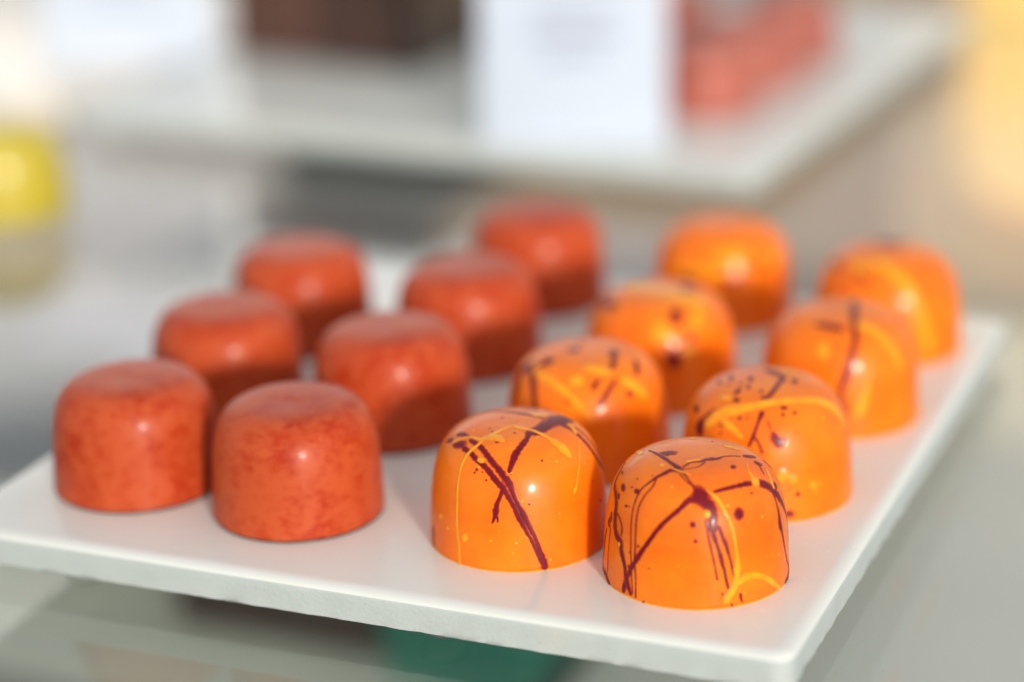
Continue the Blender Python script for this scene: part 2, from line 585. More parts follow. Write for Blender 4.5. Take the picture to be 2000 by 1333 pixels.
# coloured splashes, in mm on the dome: (s) strokes x,y,z,width  (p) outlines x,y,z
SPLASH = {
 'maroon': {
  'FR': [
   ('s',[-1.55,-11.65,17.38,1.38,-2.05,-11.72,17.25,1.19,-3.59,-12.24,15.9,.92,-5.58,-12.25,14.16,.87,-7.23,-12,12.11,.86,-8.55,-11.53,9.94,.85,-9.69,-10.87,7.85,1.03,-10.51,-10.24,6.12,.97,-10.91,-9.89,5.4,.95,-11.33,-9.5,3.94,.92,-11.82,-9.05,2.26,1.24,-12.24,-8.63,.4,.93]),
   ('p',[-1.42,-10.05,18.85,-.74,-9.89,18.98,-.08,-9.96,18.96,.69,-10.6,18.49,1.47,-11.19,17.9,1.25,-11.86,17.2,1.86,-12.46,16.19,1.49,-12.91,15.32,.34,-12.76,15.82,-.62,-12.41,16.42,-1.43,-12.17,16.7,-2.42,-12.16,16.55,-2.46,-11.64,17.22,-1.76,-11.19,17.91,-1.39,-10.68,18.4]),
   ('s',[.75,-11.86,17.22,2.2,1.34,-12.64,15.92,1.93,1.46,-13.24,14.56,1.81,1.43,-13.62,13.47,1.76,1.66,-13.81,12.46,1.25]),
   ('s',[.38,-13.29,14.62,.5,.74,-13.98,12.03,.43,1.21,-14.33,9.64,.43,1.61,-14.48,7.7,.4,1.86,-14.52,6.24,.37,2.11,-14.61,4.81,.47]),
   ('s',[1.41,-13.81,12.65,1.16,2.05,-14.09,10.59,.63,2.62,-14.25,8.65,.84,2.87,-14.3,7.4,.68,3.13,-14.29,6.64,.56,3.46,-14.34,4.83,.57,3.89,-14.32,2.97,.48]),
   ('s',[2.27,-13.42,13.72,.67,2.91,-13.76,11.86,.71,3.4,-13.82,10.61,.82,3.9,-13.91,8.82,.52,4.32,-13.93,7.19,.46,4.49,-13.96,6.1,.39,4.66,-13.99,5.01,.21]),
   ('s',[1.74,-10.97,18.11,.64,3.54,-10.3,18.27,.77,5.64,-9.29,18.32,.86,7.24,-8.26,18.2,1.07,8.32,-7.55,17.96,1.05,9.78,-6.53,17.4,1.72,11.24,-5.61,16.24,1.76,12.36,-4.84,14.79,1.9,13.34,-3.88,12.7,1.27,14.15,-2.42,10,.85,14.56,-1.39,7.1,.51,14.66,-1.5,5.32,.34]),
   ('s',[11.38,-5.87,15.8,.72,12.04,-6.14,14.07,.47,12.46,-6.38,12.15,.92,12.61,-6.68,10.62,1.51,13.01,-6.31,8.97,.84,13.54,-5.72,5.91,.55,14.03,-4.81,3.44,.55,14.43,-3.74,1.79,.85,14.27,-4.55,.48,1.27,13.53,-6.45,.27,.93]),
   ('s',[-1.11,-10.39,18.63,.53,-1.83,-9.05,19.35,.33,-2.52,-7.25,19.88,.47,-3.23,-5.62,20.14,1.19,-4.12,-4.05,20.24,.84,-5.15,-1.85,20.29,.94,-6.34,.57,20.17,.7,-7.32,2.51,19.87,.51]),
   ('s',[-1.73,-9.82,18.95,.26,-2.48,-8.75,19.42,.25,-3.18,-7.15,19.86,.29]),
   ('p',[-6.02,.29,20.21,-5.13,.81,20.31,-4.08,1.09,20.38,-3.1,.56,20.44,-2.92,-.37,20.45,-3.4,-1.1,20.43,-4.14,-.9,20.38,-4.52,-1.43,20.35,-5.08,-.98,20.3]),
   ('s',[-2.47,-6.53,20.04,1.22,-3.29,-6.38,20,1.38,-4.11,-6.06,19.98,1.27,-5.49,-6.6,19.61,.91,-6.68,-6.93,19.15,.74,-7.88,-7.27,18.42,.46,-9.07,-7.44,17.44,.37,-9.95,-7.89,16.03,.37,-10.49,-8.33,14.42,.33,-10.78,-8.78,12.61,.34,-10.92,-9.29,10.1,.32,-10.96,-9.63,7.51,.32,-10.91,-9.88,5.41,.32,-10.87,-10.14,2.74,.27,-10.73,-10.37,.99,.31]),
   ('s',[-6.7,-7.13,19.05,.44,-7.45,-8.24,18.1,.34,-8.65,-8.6,16.83,.34,-9.51,-8.91,15.36,.34,-9.97,-9.34,13.56,.4,-10.19,-9.86,11.25,.38,-10.31,-10.19,8.66,.39,-10.43,-10.31,6.33,.56,-10.3,-10.63,3.88,.3,-10.34,-10.82,.45,.41]),
   ('s',[-2.57,-5.76,20.17,.39,-1.28,-4.32,20.36,.47,.26,-4.06,20.39,.5,1.33,-3.33,20.42,.95,2.36,-3.11,20.39,1.45,3.14,-2.91,20.38,.95,4.14,-2.15,20.35,.41,5.54,-1.69,20.23,.42,6.92,-1.53,20.04,.42]),
   ('s',[-2.44,-6.24,20.1,.28,-1.09,-6.1,20.18,.29,.13,-5.51,20.26,.32,1.1,-4.09,20.37,.44]),
   ('s',[7.28,-1.28,19.96,.93,8.36,-.69,19.69,1.36,9.48,.14,19.23,.94]),
   ('s',[8.88,-2.23,19.38,1.19,9.57,-2.16,19.06,1.44,10.28,-1.87,18.65,.76]),
   ('s',[9.63,-2.42,18.98,.44,10.08,-3.74,18.42,.41,10.36,-4.32,18.01,.29]),
   ('p',[5.83,-5.25,19.84,5.74,-5.58,19.8,5.54,-5.84,19.78,5.29,-6.02,19.81,5.06,-5.98,19.85,4.9,-5.78,19.9,4.87,-5.48,19.96,4.96,-5.15,20,5.16,-4.89,20.02,5.41,-4.75,20.01,5.65,-4.75,19.95,5.8,-4.95,19.9]),
   ('p',[5.88,-5.44,19.79,5.81,-5.65,19.78,5.68,-5.75,19.78,5.57,-5.72,19.81,5.53,-5.54,19.84,5.6,-5.37,19.87,5.73,-5.28,19.87,5.85,-5.3,19.84]),
   ('s',[10.7,.34,18.46,.43,11.59,.54,17.62,.55,12.09,.44,17,.38]),
   ('s',[11.89,-3.62,16.48,.93,12.21,-3.83,15.83,1.43,12.47,-3.79,15.35,.76]),
   ('p',[6.5,-11.64,14.61,6.36,-11.89,14.14,6.02,-12.15,13.83,5.57,-12.39,13.8,5.12,-12.52,14.02,4.81,-12.47,14.44,4.71,-12.29,14.95,4.85,-12.04,15.42,5.19,-11.74,15.71,5.65,-11.49,15.75,6.09,-11.41,15.54,6.4,-11.46,15.12]),
   ('p',[-1.03,-13.5,13.85,-1.11,-13.61,13.6,-1.31,-13.63,13.4,-1.58,-13.63,13.33,-1.85,-13.58,13.4,-2.04,-13.49,13.58,-2.11,-13.42,13.85,-2.03,-13.31,14.1,-1.83,-13.29,14.3,-1.55,-13.29,14.37,-1.29,-13.34,14.3,-1.09,-13.43,14.12]),
   ('p',[-.84,-14.09,11.35,-.9,-14.11,11.16,-1.03,-14.16,11.04,-1.21,-14.16,10.99,-1.39,-14.13,11.04,-1.52,-14.06,11.16,-1.57,-14.03,11.34,-1.52,-14.01,11.53,-1.38,-14.01,11.67,-1.2,-14,11.72,-1.02,-14.04,11.67,-.89,-14.06,11.53]),
   ('p',[8.05,-9.05,16.94,7.97,-9.24,16.86,7.8,-9.38,16.86,7.65,-9.39,16.93,7.59,-9.32,17.07,7.67,-9.18,17.17,7.84,-9.03,17.17,8,-8.98,17.08]),
   ('p',[-9.32,-7.56,17.14,-9.39,-7.69,16.95,-9.57,-7.65,16.76,-9.8,-7.48,16.63,-10.03,-7.21,16.59,-10.19,-6.9,16.64,-10.24,-6.67,16.79,-10.16,-6.54,16.98,-9.99,-6.58,17.17,-9.75,-6.76,17.3,-9.52,-7.02,17.34,-9.36,-7.28,17.27]),
   ('p',[-11.41,-4.72,16.64,-11.47,-4.95,16.35,-11.61,-4.99,16.1,-11.79,-4.84,15.93,-11.96,-4.47,15.88,-12.07,-4.04,15.99,-12.09,-3.58,16.18,-12.02,-3.26,16.43,-11.88,-3.21,16.68,-11.7,-3.41,16.87,-11.54,-3.78,16.91,-11.43,-4.26,16.83]),
   ('p',[-12.29,-4.56,15.13,-12.33,-4.76,14.91,-12.41,-4.79,14.7,-12.5,-4.63,14.55,-12.59,-4.41,14.54,-12.65,-4.14,14.65,-12.66,-3.85,14.84,-12.62,-3.64,15.07,-12.54,-3.61,15.28,-12.45,-3.72,15.41,-12.36,-3.99,15.43,-12.3,-4.3,15.34]),
   ('p',[-11.21,-7.2,14.55,-11.29,-7.22,14.37,-11.46,-7.06,14.22,-11.62,-6.79,14.19,-11.69,-6.62,14.32,-11.61,-6.6,14.5,-11.44,-6.77,14.64,-11.28,-7.04,14.67]),
   ('p',[-10.87,-7.67,14.65,-10.91,-7.66,14.53,-11.02,-7.58,14.45,-11.12,-7.47,14.45,-11.15,-7.33,14.51,-11.11,-7.34,14.63,-11,-7.42,14.71,-10.91,-7.58,14.73]),
   ('p',[-10.33,-5.95,17.21,-10.38,-6.04,17.12,-10.5,-5.96,17.04,-10.6,-5.75,17.01,-10.64,-5.61,17.08,-10.59,-5.52,17.17,-10.47,-5.6,17.25,-10.37,-5.81,17.29]),
   ('p',[-9.46,-5.37,18.31,-9.51,-5.46,18.23,-9.61,-5.42,18.17,-9.71,-5.26,18.16,-9.74,-5.08,18.2,-9.69,-4.99,18.28,-9.59,-5.03,18.34,-9.49,-5.19,18.35]),
   ('p',[-11.56,-.89,17.61,-11.63,-1.25,17.51,-11.75,-1.14,17.37,-11.84,-.73,17.31,-11.86,-.13,17.31,-11.79,.28,17.38,-11.67,.17,17.53,-11.58,-.34,17.63]),
   ('p',[-7.18,-6.34,19.19,-7.22,-6.42,19.12,-7.32,-6.42,19.09,-7.41,-6.31,19.08,-7.44,-6.18,19.13,-7.39,-6.05,19.18,-7.29,-6.05,19.22,-7.21,-6.16,19.22]),
   ('p',[-9.61,-10.73,9.25,-9.67,-10.7,9.06,-9.83,-10.59,8.93,-9.99,-10.46,8.95,-10.05,-10.34,9.08,-9.99,-10.41,9.3,-9.83,-10.53,9.42,-9.67,-10.66,9.4]),
   ('p',[-10.97,-9.56,7.66,-11.02,-9.56,7.54,-11.12,-9.43,7.44,-11.22,-9.32,7.44,-11.26,-9.27,7.54,-11.22,-9.28,7.66,-11.12,-9.4,7.76,-11.02,-9.52,7.76]),
   ('p',[-8.14,-12.22,6.08,-8.18,-12.17,5.94,-8.28,-12.14,5.88,-8.38,-12.07,5.9,-8.42,-12.02,5.99,-8.38,-12.02,6.11,-8.28,-12.1,6.19,-8.18,-12.17,6.17]),
   ('p',[-8.95,-12.01,.33,-9.02,-11.97,.18,-9.18,-11.84,.07,-9.33,-11.72,.07,-9.4,-11.67,.18,-9.33,-11.71,.33,-9.17,-11.83,.44,-9.01,-11.95,.44]),
   ('p',[3.17,4.51,20.28,3.11,4.31,20.29,2.98,4.22,20.31,2.86,4.28,20.31,2.83,4.5,20.29,2.9,4.7,20.27,3.03,4.79,20.26,3.14,4.72,20.26]),
   ('p',[6.51,-12.17,13.04,6.46,-12.2,12.95,6.37,-12.25,12.93,6.27,-12.27,12.99,6.23,-12.28,13.09,6.27,-12.24,13.18,6.37,-12.19,13.2,6.47,-12.17,13.14]),
   ('p',[3.07,-14.53,2.48,3.04,-14.55,2.31,2.97,-14.55,2.17,2.86,-14.61,2.15,2.76,-14.63,2.21,2.69,-14.61,2.34,2.66,-14.63,2.54,2.69,-14.61,2.71,2.76,-14.61,2.84,2.87,-14.55,2.86,2.97,-14.53,2.8,3.04,-14.55,2.67]),
   ('s',[5.7,-13.73,2.27,.52,5.82,-13.73,1.37,.59,6.1,-13.67,.5,.26]),
   ('p',[4.61,-14.22,.44,4.54,-14.26,.23,4.37,-14.32,.17,4.2,-14.36,.29,4.13,-14.35,.52,4.2,-14.36,.76,4.37,-14.29,.82,4.54,-14.25,.7]),
   ('s',[-11.81,.91,17.34,.43,-12.55,-.09,16.29,.64,-12.94,-.79,15.49,.85,-12.9,-3.09,14.8,1.1,-12.9,-4.49,13.56,1.27,-13.12,-5.08,11.8,1.47,-13.16,-5.62,10.2,1.44,-12.88,-6.51,9.1,1.46,-12.43,-7.47,8.6,1.49,-12.37,-7.73,7.42,1.32,-12.08,-8.33,6.03,1.17,-11.86,-8.74,4.91,.96,-11.65,-9.18,3.05,1.31,-11.28,-9.78,1.47,1.04,-10.98,-10.18,.54,.96]),
   ('s',[-12.79,-5.43,12.68,.43,-12.35,-6.66,11.91,.46,-12.15,-7.39,10.76,.5,-12.34,-7.4,9.49,.45]),
   ('s',[-13.62,-3.39,12,.59,-13.73,-3.65,11.01,1.06,-14.1,-2.76,9.89,1.19,-13.85,-3.94,9.47,.38,-14.05,-3.99,7.27,.26,-14.24,-3.82,4.96,.21,-14.36,-3.85,2.73,.21,-14.45,-3.71,1.71,.21]),
   ('s',[-14.29,-2.32,8.77,.3,-14.54,-1.63,6.98,.64,-14.72,-1.14,4.89,.43,-14.91,.92,1.31,.48,-14.94,.92,.73,.65,-14.74,-2.42,1.12,1.2,-14.4,-4.08,.57,1.2,-14.11,-5.06,.17,.64]),
   ('s',[-11.02,2.62,17.91,.39,-11.81,.91,17.34,.38]),
   ('s',[-11.44,-9.29,5.32,.81,-10.92,-9.9,5.14,.71,-10.51,-10.29,5.77,.65]),
  ],
  'FL': [
   ('s',[-8.9,-6.05,18.42,1.08,-7.67,-7.89,18.19,1.05,-6.64,-9.44,17.66,1.07,-5.44,-10.75,17.04,1.08,-4.43,-11.81,16.14,1.12,-3.43,-12.71,14.99,1.16,-2.59,-13.18,14.23,1.23,-1.77,-13.68,12.93,1.02,-.78,-14.13,11.22,1.05,-.14,-14.39,9.63,1.15,.52,-14.51,8.35,1.11,1.34,-14.58,6.47,.69,1.83,-14.57,5.53,.66,2.65,-14.59,3.43,.76,3.64,-14.47,1.07,1.05,3.91,-14.48,.11,1.09]),
   ('s',[-7.83,-5.03,19.3,.8,-7.48,-5.43,19.35,1.03,-6.08,-7.54,19.12,1.09,-5.05,-9.34,18.5,1.1,-4.04,-10.88,17.61,1.14,-3.03,-11.89,16.69,1.21,-2.2,-12.68,15.69,1.38,-1.37,-13.24,14.6,1.38,-.9,-13.69,13.28,.93,-.25,-14.07,11.74,.83,.57,-14.28,10.12,1.14,1.38,-14.44,8.29,1,2.04,-14.5,6.79,.83,2.45,-14.49,5.85,.76,3.18,-14.48,3.55,.84,3.83,-14.4,1.6,1.06,4.06,-14.43,.13,1.04]),
   ('s',[-1.49,-12.42,16.31,.8,-.94,-11.56,17.61,1.12,-.38,-10.44,18.63,1.45,.34,-9.37,19.29,1.25,1.15,-7.93,19.81,1.28,1.7,-6.58,20.1,.93,1.98,-5.5,20.23,1.75,2.69,-4.91,20.25,3.02,4.13,-3.24,20.31,2.85,5.6,-.81,20.26,3.57,7.05,.9,20.03,4.65,8.33,2.11,19.62,3.78,9.56,1.87,19.1,2.05]),
   ('s',[7.17,-1.21,19.99,1.1,8.56,-1.68,19.56,1.19,9.92,-2.63,18.76,1.2,11.12,-3.22,17.63,1.13,12.32,-3.3,15.92,1.1,13.38,-2.57,13.69,.93,14.28,.22,10.57,.85,14.5,-.08,8.67,.63]),
   ('s',[9.48,-.39,19.22,.84,11.03,-1.13,18.14,.84,12.23,-1.38,16.68,.75,13.3,-.67,14.64,.67,13.96,.64,12.33,.58]),
   ('s',[-2.43,-13.32,13.91,1.04,-3.07,-13.58,12.55,.76,-3.53,-13.66,11.47,.91,-3.73,-13.79,10.41,1.24,-3.93,-13.86,9.51,.81,-4.27,-13.84,8.57,.42,-4.52,-13.8,8.15,.1]),
   ('s',[-3.72,-13.88,9.7,.63,-3.46,-14.02,9,.47,-3.58,-14.06,8.42,.25]),
   ('p',[-10.7,-3.42,17.98,-9.8,-3.84,18.6,-8.9,-4.37,18.97,-8.19,-5.22,19.1,-8.37,-6.21,18.66,-8.99,-6.22,18.26,-9.8,-5.55,17.96,-10.43,-4.54,17.86]),
   ('s',[-11.64,-1.1,17.51,1.15,-11.17,-1.61,17.94,1.46,-10.53,-2.63,18.33,.98]),
   ('s',[-9.99,-1.64,18.87,1.06,-9.45,-1.95,19.15,1.35,-8.73,-2.81,19.39,1.07,-7.74,-4.24,19.51,.44]),
   ('s',[-6.07,7.21,19.27,.54,-3.58,5.35,20.16,.54,-.9,4.06,20.38,.8,.7,3.33,20.42,1.25,2.3,2.46,20.42,.89,4.57,.75,20.35,.62]),
   ('s',[.91,5.82,20.23,.81,2.71,5.89,20.15,.99,3.77,5.33,20.14,.63]),
   ('p',[-6.34,-10.76,16.38,-6.43,-10.84,16.2,-6.63,-10.78,16.1,-6.82,-10.61,16.12,-6.9,-10.49,16.28,-6.81,-10.41,16.46,-6.61,-10.47,16.57,-6.42,-10.6,16.53]),
   ('p',[-6.8,-10.81,15.89,-6.86,-10.82,15.75,-7,-10.79,15.68,-7.14,-10.68,15.7,-7.19,-10.58,15.81,-7.13,-10.53,15.93,-6.99,-10.6,16.01,-6.86,-10.71,16]),
   ('p',[-5.58,-11.33,16.16,-5.63,-11.37,16.07,-5.73,-11.34,16.02,-5.82,-11.27,16.04,-5.86,-11.19,16.11,-5.82,-11.15,16.2,-5.72,-11.18,16.25,-5.62,-11.25,16.23]),
   ('p',[-4.94,-12.15,15.08,-5.01,-12.2,14.95,-5.15,-12.18,14.88,-5.3,-12.06,14.9,-5.36,-12.01,15.04,-5.29,-11.95,15.17,-5.14,-12.02,15.26,-5,-12.09,15.22]),
   ('p',[-9.41,-9,15.31,-9.44,-9.03,15.23,-9.53,-9,15.18,-9.62,-8.89,15.18,-9.65,-8.82,15.24,-9.62,-8.78,15.32,-9.53,-8.86,15.39,-9.44,-8.97,15.39]),
   ('p',[4.1,-10.82,17.64,4.03,-10.93,17.51,3.87,-11.04,17.49,3.71,-11.01,17.56,3.65,-10.9,17.69,3.72,-10.8,17.81,3.88,-10.68,17.83,4.04,-10.71,17.77]),
   ('p',[1.85,-13.97,11.49,1.78,-14.03,11.35,1.63,-14.05,11.3,1.49,-14.07,11.38,1.43,-14.01,11.51,1.5,-14,11.67,1.64,-13.98,11.72,1.79,-13.96,11.64]),
   ('p',[10.12,-7.97,15.69,10.07,-8.05,15.62,9.97,-8.15,15.62,9.87,-8.23,15.7,9.83,-8.19,15.79,9.88,-8.1,15.86,9.98,-8,15.86,10.08,-7.93,15.79]),
   ('p',[11.2,-6.43,15.56,11.17,-6.55,15.53,11.09,-6.65,15.54,11.01,-6.73,15.61,10.98,-6.7,15.68,11.02,-6.63,15.73,11.1,-6.48,15.7,11.17,-6.4,15.63]),
   ('p',[13.63,-5.07,8.03,13.56,-5.26,7.95,13.39,-5.64,8.06,13.23,-5.98,8.27,13.17,-6.1,8.49,13.24,-5.91,8.57,13.4,-5.57,8.48,13.57,-5.19,8.25]),
   ('p',[-2.89,-7.63,19.75,-2.95,-7.75,19.72,-3.09,-7.77,19.67,-3.28,-7.78,19.66,-3.47,-7.72,19.66,-3.61,-7.56,19.66,-3.66,-7.44,19.7,-3.61,-7.32,19.74,-3.47,-7.3,19.78,-3.27,-7.29,19.8,-3.08,-7.39,19.81,-2.94,-7.51,19.79]),
   ('p',[-.09,-5.14,20.31,-.17,-5.36,20.3,-.35,-5.42,20.28,-.54,-5.31,20.29,-.61,-5.09,20.31,-.53,-4.87,20.32,-.35,-4.81,20.34,-.16,-4.92,20.33]),
   ('p',[-3.79,-4.21,20.26,-3.87,-4.38,20.24,-4.04,-4.39,20.21,-4.22,-4.29,20.21,-4.29,-4.07,20.22,-4.21,-3.9,20.25,-4.04,-3.84,20.26,-3.87,-3.99,20.27]),
   ('p',[-4.23,-2.74,20.32,-4.28,-2.91,20.31,-4.39,-2.96,20.3,-4.5,-2.86,20.3,-4.55,-2.65,20.29,-4.5,-2.48,20.31,-4.39,-2.42,20.32,-4.28,-2.53,20.32]),
   ('p',[-1.02,-12.58,16.17,-1.06,-12.62,16.08,-1.16,-12.64,16.05,-1.25,-12.57,16.07,-1.29,-12.54,16.16,-1.25,-12.5,16.25,-1.15,-12.48,16.28,-1.05,-12.5,16.24]),
   ('p',[12.24,-6.77,12.23,12.2,-6.84,12.17,12.11,-6.99,12.19,12.02,-7.11,12.28,11.98,-7.13,12.38,12.02,-7.05,12.44,12.12,-6.9,12.42,12.21,-6.78,12.33]),
   ('p',[-2.06,1.46,20.46,-2.14,1.24,20.45,-2.34,1.14,20.46,-2.54,1.29,20.45,-2.62,1.56,20.44,-2.54,1.82,20.43,-2.34,1.88,20.44,-2.14,1.73,20.46]),
   ('s',[-14.24,-4.05,3.81,1.24,-14.25,-4.28,2.55,1.16,-14.29,-4.3,1.41,.8,-14.14,-4.94,.33,.53]),
  ],
  'R2': [
   ('p',[-11.05,-6.06,16.18,-11.18,-6.72,15.27,-11.35,-6.98,14.59,-11.6,-7.4,13.2,-12.06,-6.82,12.79,-12.53,-5.9,12.83,-12.73,-4.92,13.63,-12.35,-4.83,14.76,-11.75,-5.22,15.68]),
   ('s',[-11.27,-6.08,15.8,.82,-10.39,-6.34,16.85,.58,-9.32,-6.61,17.8,.31]),
   ('p',[-11.9,-3.42,16.56,-12,-3.74,16.26,-12.19,-3.74,15.95,-12.41,-3.38,15.7,-12.62,-2.77,15.58,-12.74,-1.99,15.61,-12.76,-1.33,15.79,-12.65,-.87,16.05,-12.47,-.92,16.38,-12.24,-1.36,16.66,-12.05,-2.08,16.8,-11.92,-2.8,16.76]),
   ('p',[-5.35,-10.52,17.35,-5.41,-10.63,17.19,-5.55,-10.66,17.07,-5.72,-10.61,17.01,-5.89,-10.53,17.03,-6.01,-10.38,17.12,-6.04,-10.22,17.25,-5.98,-10.11,17.4,-5.85,-10.07,17.52,-5.67,-10.12,17.59,-5.51,-10.25,17.58,-5.39,-10.36,17.48]),
   ('p',[-8.35,-9.67,15.85,-8.46,-9.75,15.62,-8.69,-9.63,15.47,-8.91,-9.38,15.49,-8.99,-9.19,15.68,-8.89,-9.16,15.92,-8.65,-9.24,16.05,-8.43,-9.48,16.04]),
   ('p',[-8.57,-10.19,14.6,-8.65,-10.21,14.42,-8.82,-10.13,14.31,-8.98,-9.94,14.32,-9.05,-9.82,14.47,-8.97,-9.81,14.66,-8.8,-9.89,14.76,-8.64,-10.08,14.75]),
   ('p',[-4.26,-10.91,17.47,-4.34,-11.01,17.33,-4.5,-11.02,17.26,-4.65,-10.89,17.29,-4.71,-10.77,17.42,-4.63,-10.67,17.56,-4.47,-10.67,17.63,-4.31,-10.75,17.58]),
   ('s',[-1.83,-10.39,18.54,1.11,-2.17,-10.99,18.01,1.06,-2.58,-11.55,17.28,.69,-3.19,-12.29,16.04,.61,-3.67,-12.7,14.87,.79,-4.5,-13.01,13.08,.51]),
   ('s',[-3.42,-12.84,14.72,.61,-2.74,-13.32,13.73,.5,-2.16,-13.84,12.08,.68]),
   ('p',[-.64,-12.8,15.78,-.02,-12.89,15.6,.85,-13.23,14.75,1.75,-13.18,14.6,1.55,-13.46,13.85,1.35,-13.7,13.18,.26,-13.78,13.05,-.44,-13.64,13.6,-.95,-13.27,14.63]),
   ('s',[-1.33,-11.62,17.46,.25,-.72,-12.72,15.94,.39]),
   ('p',[2.41,-10.01,18.75,2.29,-10.2,18.64,2.02,-10.36,18.56,1.67,-10.43,18.55,1.33,-10.42,18.61,1.09,-10.29,18.71,1.02,-10.13,18.84,1.14,-9.89,18.94,1.41,-9.73,19.01,1.76,-9.66,19.03,2.1,-9.72,18.99,2.34,-9.79,18.87]),
   ('p',[1.76,-11.09,17.99,1.7,-11.24,17.85,1.56,-11.37,17.75,1.39,-11.41,17.72,1.22,-11.38,17.77,1.11,-11.27,17.88,1.07,-11.15,18.03,1.14,-10.99,18.17,1.27,-10.86,18.27,1.46,-10.77,18.28,1.62,-10.81,18.24,1.74,-10.92,18.13]),
   ('p',[3.83,-10.52,18.04,3.77,-10.67,17.91,3.62,-10.8,17.82,3.43,-10.88,17.8,3.25,-10.89,17.86,3.13,-10.78,17.97,3.09,-10.67,18.12,3.16,-10.47,18.23,3.31,-10.34,18.32,3.5,-10.26,18.33,3.68,-10.25,18.27,3.8,-10.36,18.17]),
   ('s',[.31,4.82,20.34,1.68,1.53,2.52,20.45,1.95,2.75,.27,20.44,1.35,1.65,-2.81,20.44,1.03,.39,-5.81,20.23,.95,-.71,-7.51,19.93,1,-2,-7.73,19.81,.9]),
   ('s',[-4.93,-3.5,20.2,.81,-5.5,-4.7,19.99,1.08,-6.04,-5.55,19.74,1.15]),
   ('p',[-5.33,-7.36,19.39,-5.44,-7.67,19.27,-5.68,-7.75,19.14,-5.98,-7.69,19.07,-6.27,-7.5,19.07,-6.46,-7.19,19.12,-6.52,-6.87,19.24,-6.4,-6.57,19.35,-6.17,-6.44,19.47,-5.86,-6.5,19.54,-5.58,-6.74,19.56,-5.38,-7.05,19.5]),
   ('p',[-5.54,1.19,20.25,-5.68,.45,20.25,-5.9,-.01,20.23,-6.15,-.11,20.2,-6.35,.22,20.16,-6.47,.81,20.14,-6.45,1.66,20.11,-6.31,2.44,20.1,-6.09,2.96,20.1,-5.83,3.1,20.12,-5.63,2.72,20.17,-5.52,1.99,20.24]),
   ('p',[-7.73,.25,19.88,-7.83,-.24,19.84,-8.01,-.51,19.79,-8.21,-.51,19.74,-8.38,-.19,19.68,-8.48,.34,19.65,-8.48,.98,19.63,-8.37,1.51,19.65,-8.2,1.83,19.69,-8,1.78,19.75,-7.83,1.42,19.83,-7.73,.88,19.86]),
   ('p',[-2.25,-.16,20.45,-2.4,-.84,20.45,-2.66,-1.29,20.44,-2.97,-1.43,20.43,-3.24,-1.19,20.42,-3.4,-.68,20.43,-3.41,.01,20.43,-3.26,.69,20.43,-2.99,1.15,20.44,-2.68,1.33,20.43,-2.41,1.09,20.44,-2.25,.54,20.45]),
   ('p',[5.16,-1.38,20.29,5,-2.06,20.29,4.73,-2.51,20.28,4.41,-2.73,20.31,4.13,-2.58,20.33,3.97,-2.16,20.36,3.97,-1.51,20.38,4.13,-.84,20.38,4.41,-.34,20.37,4.73,-.12,20.35,5.01,-.27,20.33,5.16,-.73,20.31]),
   ('p',[-3.18,-3.74,20.34,-3.28,-4.18,20.29,-3.46,-4.5,20.26,-3.66,-4.54,20.22,-3.85,-4.41,20.24,-3.96,-4.02,20.25,-3.96,-3.57,20.3,-3.86,-3.08,20.33,-3.67,-2.72,20.35,-3.46,-2.63,20.37,-3.28,-2.81,20.37,-3.17,-3.2,20.35]),
   ('p',[-1.28,-5.71,20.24,-1.42,-6.16,20.16,-1.67,-6.3,20.12,-1.88,-6.11,20.16,-1.92,-5.6,20.21,-1.77,-5.11,20.27,-1.52,-4.96,20.32,-1.32,-5.2,20.3]),
   ('p',[-4.43,-2.06,20.34,-4.55,-2.48,20.31,-4.75,-2.63,20.29,-4.9,-2.4,20.29,-4.93,-1.91,20.3,-4.81,-1.44,20.31,-4.61,-1.29,20.33,-4.46,-1.57,20.35]),
   ('p',[-6.63,-1.71,20.08,-6.73,-2.04,20.04,-6.9,-2.14,20.01,-7.03,-1.87,19.98,-7.05,-1.48,20.01,-6.95,-1.11,20.03,-6.79,-1.05,20.08,-6.66,-1.28,20.09]),
   ('p',[4.18,-14.12,4.81,4.13,-14.15,4.59,3.96,-14.24,4.46,3.74,-14.28,4.42,3.51,-14.32,4.51,3.34,-14.38,4.71,3.28,-14.38,4.95,3.34,-14.35,5.17,3.5,-14.3,5.32,3.73,-14.22,5.33,3.95,-14.17,5.25,4.12,-14.16,5.07]),
   ('p',[2.47,-14.47,5.89,2.4,-14.48,5.73,2.24,-14.53,5.69,2.09,-14.53,5.76,2.02,-14.56,5.94,2.09,-14.51,6.08,2.24,-14.5,6.14,2.4,-14.45,6.05]),
   ('p',[3.24,-14.57,1.46,3.1,-14.58,1.14,2.72,-14.67,.94,2.2,-14.78,.92,1.69,-14.83,1.04,1.31,-14.88,1.32,1.18,-14.83,1.64,1.31,-14.82,1.96,1.68,-14.77,2.17,2.2,-14.71,2.22,2.72,-14.62,2.07,3.1,-14.57,1.8]),
   ('p',[3.79,-12.45,15.32,3.73,-12.53,15.23,3.61,-12.58,15.2,3.5,-12.6,15.26,3.45,-12.55,15.37,3.51,-12.47,15.46,3.63,-12.42,15.48,3.75,-12.4,15.42]),
  ],
  'L2': [
   ('s',[-12.32,-1.67,16.5,2.4,-11.54,-2.12,17.46,3.16,-9.8,-3.09,18.77,2.91,-7.51,-3.98,19.63,3.06,-5.79,-4.3,20,1.85]),
   ('s',[-9.84,-4.64,18.32,1.54,-9.74,-7.62,16.58,1.62,-9.7,-8.89,15.03,1.44,-9.56,-9.71,13.72,1.16,-9.07,-10.85,11.31,.88]),
   ('s',[-11.94,-2.57,16.81,1.44,-12.58,-4.01,14.92,1.91,-13.1,-4.12,13.34,1.44,-13.26,-4.98,11.21,.86]),
